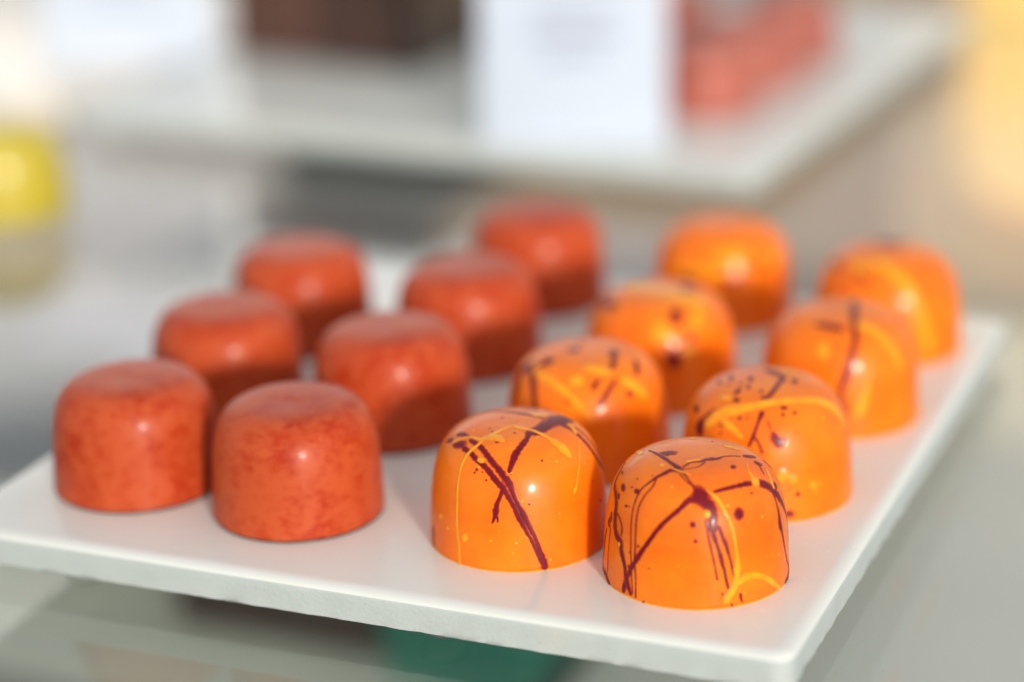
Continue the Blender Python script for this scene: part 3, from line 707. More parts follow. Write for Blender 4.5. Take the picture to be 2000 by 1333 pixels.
   ('p',[5.55,-2.65,20.19,5.36,-3.89,20.11,4.99,-4.8,20.06,4.54,-5.15,20.06,4.11,-4.94,20.14,3.83,-4.14,20.25,3.78,-2.94,20.35,3.96,-1.55,20.38,4.34,-.46,20.37,4.8,-.01,20.34,5.22,-.36,20.31,5.5,-1.35,20.26]),
   ('s',[4.64,-5.09,20.08,1.14,4.46,-6.57,19.81,1.27,3.89,-8.48,19.31,.65]),
   ('s',[1.9,-10.45,18.49,.51,.91,-11.46,17.69,1.14,.31,-12.09,16.94,.75]),
   ('s',[4.75,-9.93,18.21,.68,3.32,-11.8,16.74,.98,2.12,-12.92,15.2,1.13,1.25,-13.38,14.19,.75]),
   ('p',[8.09,-10.04,15.64,7.95,-10.34,15.27,7.63,-10.72,15.07,7.2,-11.02,15.07,6.78,-11.14,15.26,6.48,-11.14,15.62,6.38,-10.93,16.03,6.51,-10.64,16.4,6.84,-10.26,16.6,7.27,-9.96,16.6,7.69,-9.79,16.4,7.99,-9.83,16.05]),
   ('p',[-3.13,-12.6,15.43,-3.22,-12.7,15.17,-3.46,-12.72,14.96,-3.77,-12.64,14.86,-4.09,-12.56,14.92,-4.31,-12.38,15.08,-4.39,-12.23,15.33,-4.3,-12.14,15.59,-4.06,-12.12,15.8,-3.74,-12.2,15.9,-3.43,-12.33,15.86,-3.2,-12.45,15.68]),
   ('p',[-1.27,-.58,20.47,-1.45,-1.32,20.47,-1.89,-1.79,20.46,-2.47,-1.88,20.44,-3.03,-1.61,20.43,-3.43,-1.02,20.43,-3.56,-.22,20.41,-3.39,.47,20.43,-2.95,.94,20.44,-2.37,1.09,20.45,-1.8,.76,20.47,-1.4,.17,20.48]),
   ('s',[8.53,-3.42,19.37,.84,8.53,-6.47,18.44,1.44,8.46,-7.59,17.85,.74]),
   ('p',[-.18,2.88,20.45,-.3,2.46,20.46,-.59,2.15,20.47,-.98,2.11,20.46,-1.36,2.28,20.45,-1.63,2.6,20.45,-1.72,3.08,20.43,-1.6,3.54,20.4,-1.31,3.85,20.39,-.92,3.89,20.4,-.53,3.72,20.41,-.26,3.35,20.43]),
  ],
  'R3': [
   ('s',[3.46,6.46,19.98,1.26,2.49,-.01,20.45,1.71,1.71,-4.62,20.34,1.67,1.33,-7.9,19.79,1.1,1.21,-10.23,18.73,1.52,1.05,-11.43,17.7,1.21,.32,-12.65,16.07,1.4,-.14,-13.43,14.29,1.52,-.96,-14,11.82,1.56,-1.92,-14.29,9.24,1.16,-1.32,-14.55,6.81,.9,-.52,-14.76,4.76,.78]),
   ('s',[-5.74,-6.27,19.65,1,-4.65,-7.01,19.66,1.7,-2.83,-8.15,19.58,2.02,-.65,-9.45,19.24,1.25]),
   ('p',[5.2,-9.09,18.63,5.03,-9.45,18.45,4.66,-9.8,18.35,4.2,-9.99,18.35,3.76,-9.99,18.44,3.46,-9.87,18.64,3.39,-9.57,18.85,3.56,-9.17,19.02,3.93,-8.82,19.11,4.39,-8.63,19.12,4.83,-8.62,19.02,5.12,-8.79,18.84]),
   ('p',[10.92,-1.99,18.13,10.75,-2.6,18.15,10.46,-3.26,18.25,10.14,-3.75,18.37,9.86,-3.98,18.51,9.69,-3.95,18.64,9.67,-3.65,18.73,9.82,-3.14,18.74,10.09,-2.56,18.68,10.43,-1.98,18.52,10.74,-1.62,18.34,10.92,-1.59,18.18]),
  ],
  'R4': [
   ('s',[-1.52,1.87,20.46,4.07,1.7,4.88,20.31,7.65,4.26,3.88,20.25,4.08]),
   ('s',[-7.4,-8.75,17.73,1.08,-5.58,-10.92,16.7,1.38]),
   ('p',[-10,-3.72,18.47,-10.17,-4.08,18.25,-10.51,-4.01,17.98,-10.92,-3.49,17.74,-11.29,-2.69,17.59,-11.52,-1.77,17.56,-11.53,-.95,17.64,-11.36,-.58,17.87,-11.03,-.75,18.16,-10.64,-1.41,18.44,-10.28,-2.26,18.6,-10.04,-3.08,18.61]),
  ],
  'L3': [
   ('p',[3.66,-10.37,18.2,3.43,-11.03,17.63,2.89,-11.54,17.23,2.18,-11.79,17.13,1.51,-11.72,17.34,1.04,-11.37,17.81,.9,-10.73,18.41,1.14,-9.94,18.93,1.7,-9.23,19.27,2.41,-8.89,19.35,3.08,-9.05,19.17,3.54,-9.64,18.76]),
   ('p',[-8.25,-4.97,19.16,-8.53,-5.54,18.82,-9.21,-5.48,18.42,-10.1,-4.77,18.07,-10.96,-3.36,17.77,-11.55,-1.5,17.56,-11.72,.43,17.47,-11.43,1.29,17.73,-10.77,.43,18.39,-9.9,-.99,18.98,-9.04,-2.46,19.29,-8.44,-3.84,19.33]),
   ('p',[3.02,-13.9,10.88,2.8,-14.08,9.88,2.23,-14.24,9.16,1.46,-14.37,8.95,.7,-14.41,9.27,.15,-14.31,10.04,-.04,-14.19,11.07,.19,-14,12.07,.75,-13.84,12.78,1.52,-13.72,13,2.28,-13.67,12.68,2.83,-13.73,11.9]),
   ('p',[-5.82,2.51,20.17,-6.03,1.27,20.19,-6.45,.59,20.15,-6.96,.64,20.05,-7.44,1.36,19.93,-7.75,2.84,19.74,-7.72,6.04,19.07,-7.44,6.14,19.16,-7,6.34,19.26,-6.51,6.61,19.34,-6.08,6.89,19.38,-5.87,4.2,20.01]),
   ('s',[4.79,1.97,20.31,2.32,5.45,-2.77,20.2,2.66]),
   ('s',[5.2,-11.99,15.24,.99,4.07,-13.41,12.01,1.31]),
  ],
  'L4': [
   ('p',[-5.8,-12.89,11.4,-6.13,-12.84,10.81,-6.99,-12.46,10.28,-8.16,-11.79,9.94,-9.32,-10.93,9.86,-10.16,-10.12,10.05,-10.45,-9.69,10.51,-10.14,-9.92,11.16,-9.29,-10.58,11.77,-8.13,-11.39,12.16,-6.96,-12.11,12.19,-6.11,-12.64,11.91]),
   ('p',[2.21,-13.93,11.5,1.98,-14.04,11.07,1.36,-14.18,10.79,.52,-14.22,10.71,-.31,-14.2,10.85,-.92,-14.14,11.19,-1.13,-14.03,11.63,-.9,-13.96,12.06,-.29,-13.92,12.37,.54,-13.92,12.47,1.37,-13.9,12.32,1.99,-13.87,11.95]),
   ('p',[7.86,-10.82,14.43,7.71,-11.05,14.16,7.35,-11.37,14.01,6.88,-11.63,14.01,6.41,-11.84,14.19,6.07,-11.92,14.48,5.96,-11.81,14.79,6.1,-11.63,15.08,6.45,-11.35,15.24,6.93,-11.09,15.24,7.4,-10.84,15.06,7.74,-10.75,14.76]),
  ],
 },
 'yellow': {
  'FR': [
   ('s',[.69,-10.68,18.43,.26,1.31,-11.15,17.98,.43,1.95,-11.45,17.55,.68,2.72,-12,16.68,.75,3.5,-12.57,15.29,.66,4.3,-12.94,13.63,.74,4.7,-13.24,11.94,.64,5.02,-13.47,9.68,.55,5.27,-13.59,7.54,.89,5.27,-13.65,6.46,1.52,5.13,-13.81,4.9,.96,4.66,-14.07,3.2,1.47,3.63,-14.46,1.58,1.51,3.12,-14.61,.93,1.12]),
   ('s',[4.92,-13.96,3.71,1.17,5.79,-13.58,4.24,1.51,6.84,-13.07,4.61,1.64,8.08,-12.37,4.5,1.35,9.92,-11.02,3.45,1.18,11.26,-9.75,1.88,1.2,12.45,-8.33,.25,.88]),
   ('p',[1.24,-12.94,15.34,1.14,-13.1,15.07,.9,-13.17,14.86,.58,-13.23,14.8,.27,-13.21,14.89,.05,-13.1,15.1,-.02,-12.97,15.39,.07,-12.85,15.67,.31,-12.73,15.87,.63,-12.73,15.95,.94,-12.74,15.85,1.16,-12.81,15.62]),
   ('p',[7.83,-6.61,18.77,8.46,-6.2,18.61,9.07,-6.08,18.29,9.36,-6.98,17.51,8.68,-8.19,17.19,8.07,-8.02,17.81]),
   ('s',[7.65,-3.5,19.67,.25,7.69,-5.53,19.23,.31,8.25,-6.58,18.56,.97]),
   ('s',[-4.4,-5.52,20.04,.21,-3.46,-6.37,20,.45,-2.51,-7.06,19.93,.43,-1.42,-8.05,19.73,.2]),
   ('p',[-4.24,-9.62,18.58,-4.34,-9.79,18.42,-4.56,-9.81,18.34,-4.76,-9.67,18.38,-4.83,-9.44,18.52,-4.73,-9.27,18.68,-4.51,-9.25,18.76,-4.31,-9.39,18.71]),
   ('p',[-5.1,-4.48,20.08,-5.19,-4.76,20.04,-5.41,-4.88,19.98,-5.7,-4.87,19.94,-5.97,-4.7,19.92,-6.16,-4.41,19.93,-6.22,-4.08,19.95,-6.12,-3.79,20,-5.9,-3.67,20.06,-5.61,-3.68,20.1,-5.34,-3.85,20.12,-5.15,-4.14,20.11]),
   ('s',[4.57,2.39,20.3,.86,5.91,2.05,20.18,1.45,7.02,1.17,20.02,.94]),
   ('s',[10.9,-2.47,18.05,.59,11.39,-4.19,16.92,.84,11.83,-4.95,15.77,.59]),
   ('p',[-8.12,2.11,19.69,-8.25,1.57,19.67,-8.51,1.34,19.6,-8.84,1.52,19.47,-9.15,2.21,19.26,-9.33,3.3,19,-9.33,5.06,18.54,-9.13,5.79,18.38,-8.87,5.98,18.48,-8.6,5.55,18.8,-8.35,4.03,19.34,-8.16,2.98,19.58]),
   ('p',[.62,6.26,20.17,.5,5.97,20.22,.23,5.79,20.25,-.12,5.76,20.25,-.45,5.89,20.23,-.69,6.11,20.2,-.75,6.42,20.15,-.64,6.72,20.11,-.36,6.95,20.06,-.02,6.97,20.06,.32,6.85,20.08,.55,6.57,20.13]),
   ('s',[-1.93,-4.06,20.36,.53,-.88,-3.58,20.41,.86,.5,-3.15,20.43,.4]),
   ('p',[-12.38,-7.61,8.29,-12.41,-7.58,8,-12.49,-7.47,7.75,-12.6,-7.3,7.61,-12.71,-7.13,7.61,-12.79,-6.96,7.74,-12.81,-6.9,7.99,-12.78,-6.89,8.26,-12.7,-7,8.51,-12.58,-7.16,8.65,-12.48,-7.38,8.67,-12.4,-7.51,8.52]),
   ('p',[6.7,-13.27,2.04,6.65,-13.31,1.95,6.51,-13.37,1.91,6.31,-13.5,1.94,6.12,-13.56,2.01,5.98,-13.61,2.11,5.93,-13.65,2.25,5.98,-13.61,2.34,6.12,-13.55,2.38,6.31,-13.47,2.37,6.51,-13.36,2.28,6.65,-13.31,2.18]),
  ],
  'FL': [
   ('s',[-10.52,-3.39,18.16,.52,-9.08,-3.81,19.04,.59,-7.48,-4.54,19.56,.54,-6.07,-5.87,19.67,.84,-4.66,-5.91,19.93,1.9,-3.26,-6.28,20.03,2.06,-2.06,-7.71,19.82,.76]),
   ('s',[-.78,-2.29,20.46,.69,-2.55,-3.84,20.36,.79,-3.6,-4.82,20.22,.93,-5.19,-6.07,19.82,.73,-6.43,-7.15,19.16,.66,-7.67,-7.73,18.31,.69,-8.57,-8.25,17.23,.62,-9.21,-8.78,15.97,.53,-9.51,-9.26,14.67,.46,-9.84,-9.86,12.49,.54,-10.01,-10.29,9.84,.5,-10.1,-10.55,7.11,.46,-10.01,-10.87,4.4,.51,-9.88,-11.07,2.97,.7,-9.89,-11.24,.18,.64]),
   ('s',[-.78,-2.29,20.46,.97,.97,-3.49,20.41,1.01,2.36,-4.17,20.35,.72,3.73,-5.23,20.16,.83,5.1,-6.43,19.75,1,6.45,-7.37,19.06,1.97,7.63,-7.98,18.14,2.13,8.3,-8.34,17.42,1.42,8.56,-8.44,17.08,.71]),
   ('p',[-5.14,-10.22,17.78,-5.24,-10.37,17.56,-5.51,-10.4,17.37,-5.86,-10.34,17.27,-6.22,-10.12,17.27,-6.48,-9.87,17.39,-6.57,-9.58,17.56,-6.47,-9.43,17.79,-6.2,-9.36,17.96,-5.84,-9.47,18.08,-5.49,-9.68,18.07,-5.23,-9.94,17.96]),
   ('p',[-8.19,-12.25,5.25,-8.29,-12.2,4.77,-8.54,-12.05,4.38,-8.87,-11.82,4.16,-9.2,-11.55,4.17,-9.43,-11.39,4.44,-9.5,-11.26,4.84,-9.4,-11.32,5.32,-9.15,-11.51,5.74,-8.82,-11.74,5.95,-8.49,-11.96,5.92,-8.26,-12.18,5.67]),
   ('p',[-12.45,-7.65,7.16,-12.51,-7.57,6.85,-12.64,-7.42,6.59,-12.81,-7.12,6.4,-12.97,-6.83,6.35,-13.09,-6.62,6.46,-13.13,-6.48,6.66,-13.07,-6.56,6.97,-12.94,-6.76,7.25,-12.77,-7.05,7.44,-12.61,-7.35,7.49,-12.49,-7.56,7.38]),
   ('p',[-11.41,-9.27,5.64,-11.45,-9.25,5.44,-11.55,-9.12,5.24,-11.68,-9,5.14,-11.8,-8.8,5.11,-11.89,-8.71,5.21,-11.92,-8.64,5.37,-11.88,-8.66,5.57,-11.78,-8.79,5.77,-11.65,-8.95,5.89,-11.53,-9.1,5.9,-11.44,-9.24,5.82]),
   ('s',[10.04,-4.02,18.36,.28,10,-6.93,16.89,.31,9.71,-9.04,14.76,.34,9.38,-10.16,12.98,.43,9.09,-10.62,12.24,.83,8.99,-10.82,11.76,.46]),
   ('s',[2.47,2.46,20.42,1.16,4.08,2.52,20.35,1.87,5.33,3.08,20.19,1.25]),
   ('s',[-.21,1.04,20.47,.26,-.59,-1.37,20.47,.3]),
   ('p',[4.43,-11.14,17.14,4.38,-11.22,17.07,4.28,-11.23,17.04,4.19,-11.26,17.1,4.15,-11.18,17.17,4.19,-11.14,17.26,4.29,-11.08,17.27,4.39,-11.05,17.22]),
   ('p',[6.14,-10.57,16.75,6.12,-10.64,16.71,6.05,-10.69,16.71,5.99,-10.68,16.73,5.97,-10.66,16.79,6,-10.64,16.85,6.06,-10.58,16.85,6.12,-10.55,16.81]),
   ('p',[9.47,-7.54,16.95,9.44,-7.66,16.92,9.36,-7.72,16.91,9.29,-7.75,16.96,9.26,-7.72,17.03,9.29,-7.65,17.08,9.37,-7.54,17.07,9.44,-7.51,17.02]),
   ('p',[5.86,-9.81,17.81,5.82,-9.88,17.76,5.75,-9.94,17.75,5.68,-9.92,17.78,5.65,-9.85,17.83,5.68,-9.78,17.88,5.76,-9.72,17.89,5.83,-9.73,17.86]),
   ('p',[5.12,-11.33,16.44,5.09,-11.4,16.4,5.03,-11.41,16.38,4.97,-11.44,16.42,4.94,-11.42,16.48,4.97,-11.35,16.52,5.03,-11.34,16.54,5.09,-11.3,16.5]),
   ('p',[7.02,-10.08,16.67,7,-10.14,16.65,6.95,-10.2,16.65,6.9,-10.19,16.67,6.88,-10.17,16.71,6.9,-10.1,16.74,6.95,-10.1,16.76,7,-10.06,16.72]),
   ('p',[7.72,-9.73,16.51,7.7,-9.75,16.46,7.65,-9.8,16.46,7.6,-9.84,16.5,7.58,-9.82,16.55,7.61,-9.75,16.57,7.66,-9.7,16.57,7.7,-9.71,16.55]),
   ('p',[3.87,-12.17,15.8,3.84,-12.25,15.74,3.75,-12.26,15.71,3.67,-12.29,15.76,3.63,-12.26,15.84,3.67,-12.18,15.9,3.76,-12.17,15.93,3.84,-12.18,15.9]),
   ('p',[4.07,-13.57,11.08,4.03,-13.61,10.99,3.93,-13.62,10.95,3.83,-13.65,11.01,3.79,-13.66,11.12,3.84,-13.62,11.21,3.93,-13.61,11.25,4.03,-13.58,11.19]),
   ('p',[6.71,-12.75,9.18,6.63,-12.82,9.01,6.45,-12.94,8.98,6.26,-12.99,9.1,6.19,-13.01,9.31,6.27,-12.94,9.47,6.46,-12.87,9.52,6.64,-12.77,9.39]),
   ('p',[9.06,-10.97,10.79,9.01,-11.01,10.7,8.91,-11.11,10.7,8.81,-11.18,10.78,8.77,-11.19,10.89,8.82,-11.15,10.98,8.92,-11.05,10.98,9.02,-10.97,10.9]),
   ('p',[8.51,-11.2,11.75,8.48,-11.22,11.69,8.42,-11.27,11.69,8.36,-11.31,11.73,8.33,-11.33,11.81,8.36,-11.31,11.87,8.42,-11.25,11.87,8.48,-11.22,11.83]),
   ('p',[9.06,-11.16,9.59,9.04,-11.18,9.53,8.97,-11.24,9.53,8.91,-11.32,9.59,8.89,-11.29,9.65,8.91,-11.27,9.7,8.98,-11.21,9.71,9.04,-11.18,9.66]),
   ('p',[-5.83,-11.92,14.74,-5.86,-11.95,14.67,-5.94,-11.92,14.62,-6.01,-11.86,14.64,-6.04,-11.83,14.7,-6.01,-11.8,14.77,-5.93,-11.84,14.82,-5.86,-11.9,14.8]),
   ('p',[1.89,-14.21,10.05,1.86,-14.2,9.95,1.77,-14.21,9.92,1.69,-14.24,9.98,1.65,-14.21,10.06,1.69,-14.22,10.15,1.78,-14.21,10.18,1.86,-14.18,10.13]),
   ('p',[.54,-14.74,5,.51,-14.73,4.91,.43,-14.74,4.89,.36,-14.73,4.92,.33,-14.74,5.01,.36,-14.71,5.07,.44,-14.7,5.1,.51,-14.71,5.07]),
   ('p',[-5.11,-12.71,13.36,-5.14,-12.73,13.31,-5.2,-12.7,13.27,-5.26,-12.69,13.29,-5.29,-12.66,13.35,-5.26,-12.64,13.4,-5.2,-12.68,13.44,-5.14,-12.69,13.42]),
   ('p',[-7.3,-12.94,2.58,-7.34,-12.92,2.51,-7.44,-12.89,2.47,-7.54,-12.83,2.47,-7.58,-12.76,2.51,-7.53,-12.83,2.6,-7.43,-12.86,2.64,-7.33,-12.92,2.64]),
   ('p',[7.89,-12.52,3.83,7.85,-12.56,3.75,7.75,-12.62,3.73,7.65,-12.69,3.81,7.61,-12.69,3.92,7.65,-12.65,4.01,7.75,-12.59,4.02,7.85,-12.52,3.94]),
   ('s',[8.44,.03,19.66,.62,9.42,-2.09,19.13,.8,9.56,-3.03,18.93,.33]),
  ],
  'R2': [
   ('s',[-11.19,-7.18,14.66,1.48,-10.84,-7.4,15.13,2.15,-9.26,-7.9,16.84,2.5,-7.15,-8.62,18.02,2.83,-4.51,-9.25,18.77,2.24,-1.8,-9.25,19.26,1.97,.95,-8.79,19.49,2.08,3.73,-8.26,19.4,2.13,6.57,-7.39,18.99,2.18,9.07,-6.47,18.08,2.37,11.03,-5.67,16.55,2.55,12.21,-5.35,14.63,2.09,12.55,-5.76,13.01,1.18]),
   ('s',[-8.6,-8.7,16.74,1.66,-7.49,-10.3,15.97,1.66,-6.33,-11.42,15.21,1.29,-5.51,-12.23,14.35,.82]),
   ('p',[2.69,-14.27,8.24,2.49,-14.34,7.63,1.91,-14.49,7.24,1.14,-14.55,7.12,.37,-14.59,7.32,-.19,-14.54,7.79,-.39,-14.47,8.41,-.19,-14.45,9.04,.37,-14.4,9.47,1.14,-14.33,9.59,1.91,-14.3,9.38,2.48,-14.25,8.88]),
   ('p',[4.13,-14,7.4,3.97,-14.09,6.87,3.56,-14.18,6.51,2.98,-14.35,6.45,2.41,-14.42,6.65,1.99,-14.45,7.09,1.83,-14.46,7.66,1.98,-14.37,8.18,2.4,-14.27,8.54,2.97,-14.15,8.63,3.55,-14.04,8.41,3.97,-14.01,7.97]),
   ('p',[7.23,-12.79,5.82,7.12,-12.9,5.4,6.81,-13.07,5.14,6.39,-13.25,5.1,5.96,-13.48,5.33,5.65,-13.54,5.72,5.53,-13.59,6.21,5.64,-13.48,6.63,5.95,-13.35,6.91,6.37,-13.18,6.95,6.8,-12.95,6.72,7.11,-12.84,6.32]),
   ('s',[2.68,4.42,20.32,1.4,4.22,3.26,20.3,2.32,5.87,3.08,20.11,1.21]),
   ('p',[-6.39,-6.32,19.45,-6.58,-6.57,19.3,-7.05,-6.59,19.14,-7.66,-6.32,18.98,-8.25,-5.82,18.88,-8.66,-5.25,18.86,-8.79,-4.77,18.94,-8.6,-4.52,19.09,-8.13,-4.6,19.29,-7.53,-4.91,19.46,-6.93,-5.37,19.55,-6.51,-5.85,19.53]),
  ],
  'L2': [
   ('s',[-9.27,-5.21,18.51,1.15,-8.55,-6.8,18.26,1.87,-6.72,-9.16,17.86,2.1,-4.54,-11.35,16.81,1.69,-2.73,-12.66,15.44,1.35,-1.29,-13.52,13.72,1.17,.17,-13.89,12.62,1.05]),
   ('p',[-.6,-10.93,18.24,-.85,-11.42,17.76,-1.47,-11.7,17.4,-2.29,-11.68,17.24,-3.11,-11.4,17.34,-3.69,-10.95,17.67,-3.89,-10.35,18.12,-3.64,-9.86,18.59,-3.02,-9.54,18.94,-2.19,-9.51,19.08,-1.37,-9.78,18.98,-.79,-10.34,18.68]),
   ('s',[-.67,-9.25,19.32,1.22,.12,-8.53,19.64,3.26,2.74,-8.91,19.3,2.13,4.22,-9.32,18.8,1.01]),
   ('s',[5.72,-9.4,18.19,1.22,6.45,-9.59,17.63,1.99,8.14,-9.52,16.35,2.6,10.05,-8.92,14.26,1.75]),
   ('s',[-7.87,-2.95,19.68,1.28,-9.82,-4.04,18.51,1.16]),
  ],
  'R3': [
   ('s',[2.23,-7.19,19.94,2.16,3.08,-8.09,19.6,3.27,4.94,-8.94,18.79,2.75,6.79,-9.98,17.02,2.6,8.59,-10.21,14.54,2.46,9.88,-10.08,11.53,1.21]),
   ('s',[3.63,-13.22,13.27,.76,2.99,-13.94,10.63,1.22,2.41,-14.34,7.88,2.26,1.83,-14.56,6.09,2.63,.87,-14.72,4.29,1.65]),
   ('p',[-3.5,-11.97,16.36,-3.73,-12.41,15.48,-4.23,-12.54,14.78,-4.9,-12.44,14.49,-5.54,-12.08,14.66,-5.98,-11.58,15.26,-6.11,-11.05,16.11,-5.88,-10.56,16.97,-5.35,-10.29,17.62,-4.67,-10.3,17.88,-4.04,-10.71,17.73,-3.62,-11.39,17.19]),
  ],
  'R4': [
   ('s',[-3.8,-5.78,20.05,2.8,-1.73,-9.76,19,3.25,.63,-11.77,17.34,3.52,3.14,-13.33,13.32,3.55,4.81,-13.65,8.91,3.36,6.67,-13.25,3.08,2.52]),
   ('s',[-8.52,-5.29,18.91,3.1,-4.8,-8.98,18.84,2.72]),
   ('p',[-6.49,-11.76,14.2,-6.67,-11.88,13.58,-7.11,-11.82,13.08,-7.7,-11.5,12.81,-8.27,-11.07,12.86,-8.69,-10.66,13.24,-8.83,-10.35,13.81,-8.65,-10.22,14.43,-8.21,-10.33,14.95,-7.62,-10.61,15.2,-7.04,-11.04,15.14,-6.64,-11.49,14.79]),
  ],
  'L3': [
   ('s',[-8.22,5.59,18.99,3.92,-5.06,2.09,20.28,6.74,-.14,-1.79,20.47,6.69,5.72,-5.67,19.79,6.18,8.15,-7.16,18.33,3.37]),
   ('p',[2.27,-12.58,15.79,1.84,-13.12,14.76,.73,-13.51,14.03,-.74,-13.55,13.76,-2.18,-13.3,14.04,-3.22,-12.86,14.82,-3.57,-12.27,15.85,-3.13,-11.73,16.88,-2.03,-11.38,17.63,-.56,-11.28,17.89,.89,-11.54,17.6,1.92,-12.03,16.84]),
   ('p',[5.94,-12.76,11.73,5.75,-13,10.85,5.24,-13.28,10.26,4.56,-13.59,10.13,3.89,-13.74,10.46,3.41,-13.76,11.19,3.24,-13.63,12.12,3.44,-13.39,12.99,3.95,-13.06,13.57,4.62,-12.8,13.71,5.29,-12.65,13.38,5.78,-12.63,12.65]),
   ('s',[6.49,-8.65,18.34,2.23,5.76,-11.28,16.04,2.81]),
  ],
  'L4': [
   ('p',[5.76,-11.54,15.59,5.02,-12.32,14.69,3.11,-13.13,14.15,.58,-13.48,14.02,-1.9,-13.25,14.33,-3.67,-12.6,15.03,-4.28,-11.93,16,-3.58,-11.52,17.01,-1.73,-11.31,17.75,.78,-11.22,17.96,3.29,-11.14,17.55,5.12,-11.19,16.66]),
   ('s',[-10.69,-8.46,13.65,1.71,-5.45,-12.65,13.06,2.45,0,-13.73,13.24,2.22]),
   ('s',[7.06,-9.76,17.04,2.23,9.92,-9.45,13.36,3.16]),
  ],
 },
}

# ------------------------------------------------------------------ setting: glass shelf, counter below
AX = R(-22.9)                                   # the shelf's contents stand square to this direction
ux, uy = math.cos(AX), math.sin(AX)
vx, vy = -uy, ux
TILE_T, FOOT_H = 6 * MM, 3.5 * MM
GZ = -(TILE_T + FOOT_H)

AX2 = R(-26.0)                                  # the back tile is turned a little

def along(o, a, b, ax=None):                              # point a along the front edge, b towards the back
    c_, s_ = (ux, uy) if ax is None else (math.cos(ax), math.sin(ax))
    return (o[0] + c_ * a - s_ * b, o[1] + s_ * a + c_ * b)

counter = box("counter", 3.2, 3.2, .03, MAT['counter'], None, 2 * MM, (0, 1.35, -.151))
tag(counter, kind='structure')

shelf = empty("glass_shelf", (0, 0, GZ), AX)
tag(shelf, "clear glass shelf with greenish edges under the white tile", "shelf")
pane = slab("pane", .95, .85, 6 * MM, MAT['glass'], shelf, 4 * MM, .3 * MM, .3 * MM, step=40 * MM, mat_side=MAT['edge'], bottom_side=False)
pane.location = (-.50, -.02, 0)

# ------------------------------------------------------------------ ceramic tiles
def tile(corner_fr, w, d, mat, label, seed, ax=AX, feet=True, side='raw'):
    o = along(corner_fr, -w, 0, ax)
    t = empty("serving_tile", (o[0], o[1], 0 if feet else GZ + TILE_T + .1 * MM), ax)
    tag(t, label, "tile")
    slab("slab", w, d, TILE_T, mat, t, 3.4 * MM, 1.3 * MM, .3 * MM, wobble=.28 * MM, seed=seed, mat_side=MAT[side])
    if not feet: return t
    # clear stick-on bumper feet
    prof = [(4.3, 0), (4.2, -.8), (3.8, -1.8), (3.1, -2.7), (2.2, -3.3), (1.0, -3.5)]
    sg = 28
    vs_, fs_ = [], []
    for r_, z_ in prof:
        for i in range(sg):
            a = 2 * math.pi * i / sg
            vs_.append((r_ * math.cos(a) * MM, r_ * math.sin(a) * MM, z_ * MM))
    for j in range(len(prof) - 1):
        for i in range(sg):
            k = (i + 1) % sg
            fs_.append((j * sg + i, (j + 1) * sg + i, (j + 1) * sg + k, j * sg + k))
    fs_.append(tuple(range((len(prof) - 1) * sg + sg - 1, (len(prof) - 1) * sg - 1, -1)))
    fs_.append(tuple(range(sg)))
    me = mesh("foot", vs_, fs_, MAT['rubber'])
    me.set_sharp_from_angle(angle=R(50))
    for fx, fy in ((26 * MM, 6 * MM), (w - 60 * MM, 8 * MM), (26 * MM, d - 14 * MM), (w - 26 * MM, d - 14 * MM)):
        f = link("foot", me, t)
        f.location = (fx, fy, -TILE_T)
    return t

C1 = (40 * MM, 309 * MM)
tile(C1, 152 * MM, 166 * MM, MAT['glaze'], "white glazed tile carrying the red and orange bonbons in front", 3)
C2 = (63.5 * MM, 582 * MM)
tile(C2, 216 * MM, 220 * MM, MAT['glaze'], "white tile behind with the tall card at its front edge", 5, AX2)
C3 = along(C2, -226 * MM, 14 * MM, AX2)
tile(C3, 215 * MM, 200 * MM, MAT['cream'], "cream tile at the back left under a wide white card", 8, AX, False, 'cream')

# ------------------------------------------------------------------ bonbons
SHELL_ORANGE = dome_mesh("shell", MAT['orange'], 0.22)
SHELL_REDS = [dome_mesh("shell", MAT['red'], 0.45, shape=RED_SHAPE, wob=q) for q in (1.0, 2.3, 4.1)]
SHELL_DUSTY = dome_mesh("shell", MAT['dullred'], 0.45, 96, 40, shape=RED_SHAPE, wob=1.7)
SHELL_LEMON = dome_mesh("shell", MAT['lemon'], 0.0, 96, 40)

def disc_mesh(name, r, z0, z1, mat, seg=96):
    vs_ = [(r * math.cos(2 * math.pi * i / seg) * MM, r * math.sin(2 * math.pi * i / seg) * MM, z * MM) for z in (z0, z1) for i in range(seg)]
    fs_ = [(i, (i + 1) % seg, seg + (i + 1) % seg, seg + i) for i in range(seg)] + [tuple(range(seg - 1, -1, -1)), tuple(range(seg, 2 * seg))]
    me = mesh(name, vs_, fs_, mat)
    me.set_sharp_from_angle(angle=R(50))
    return me

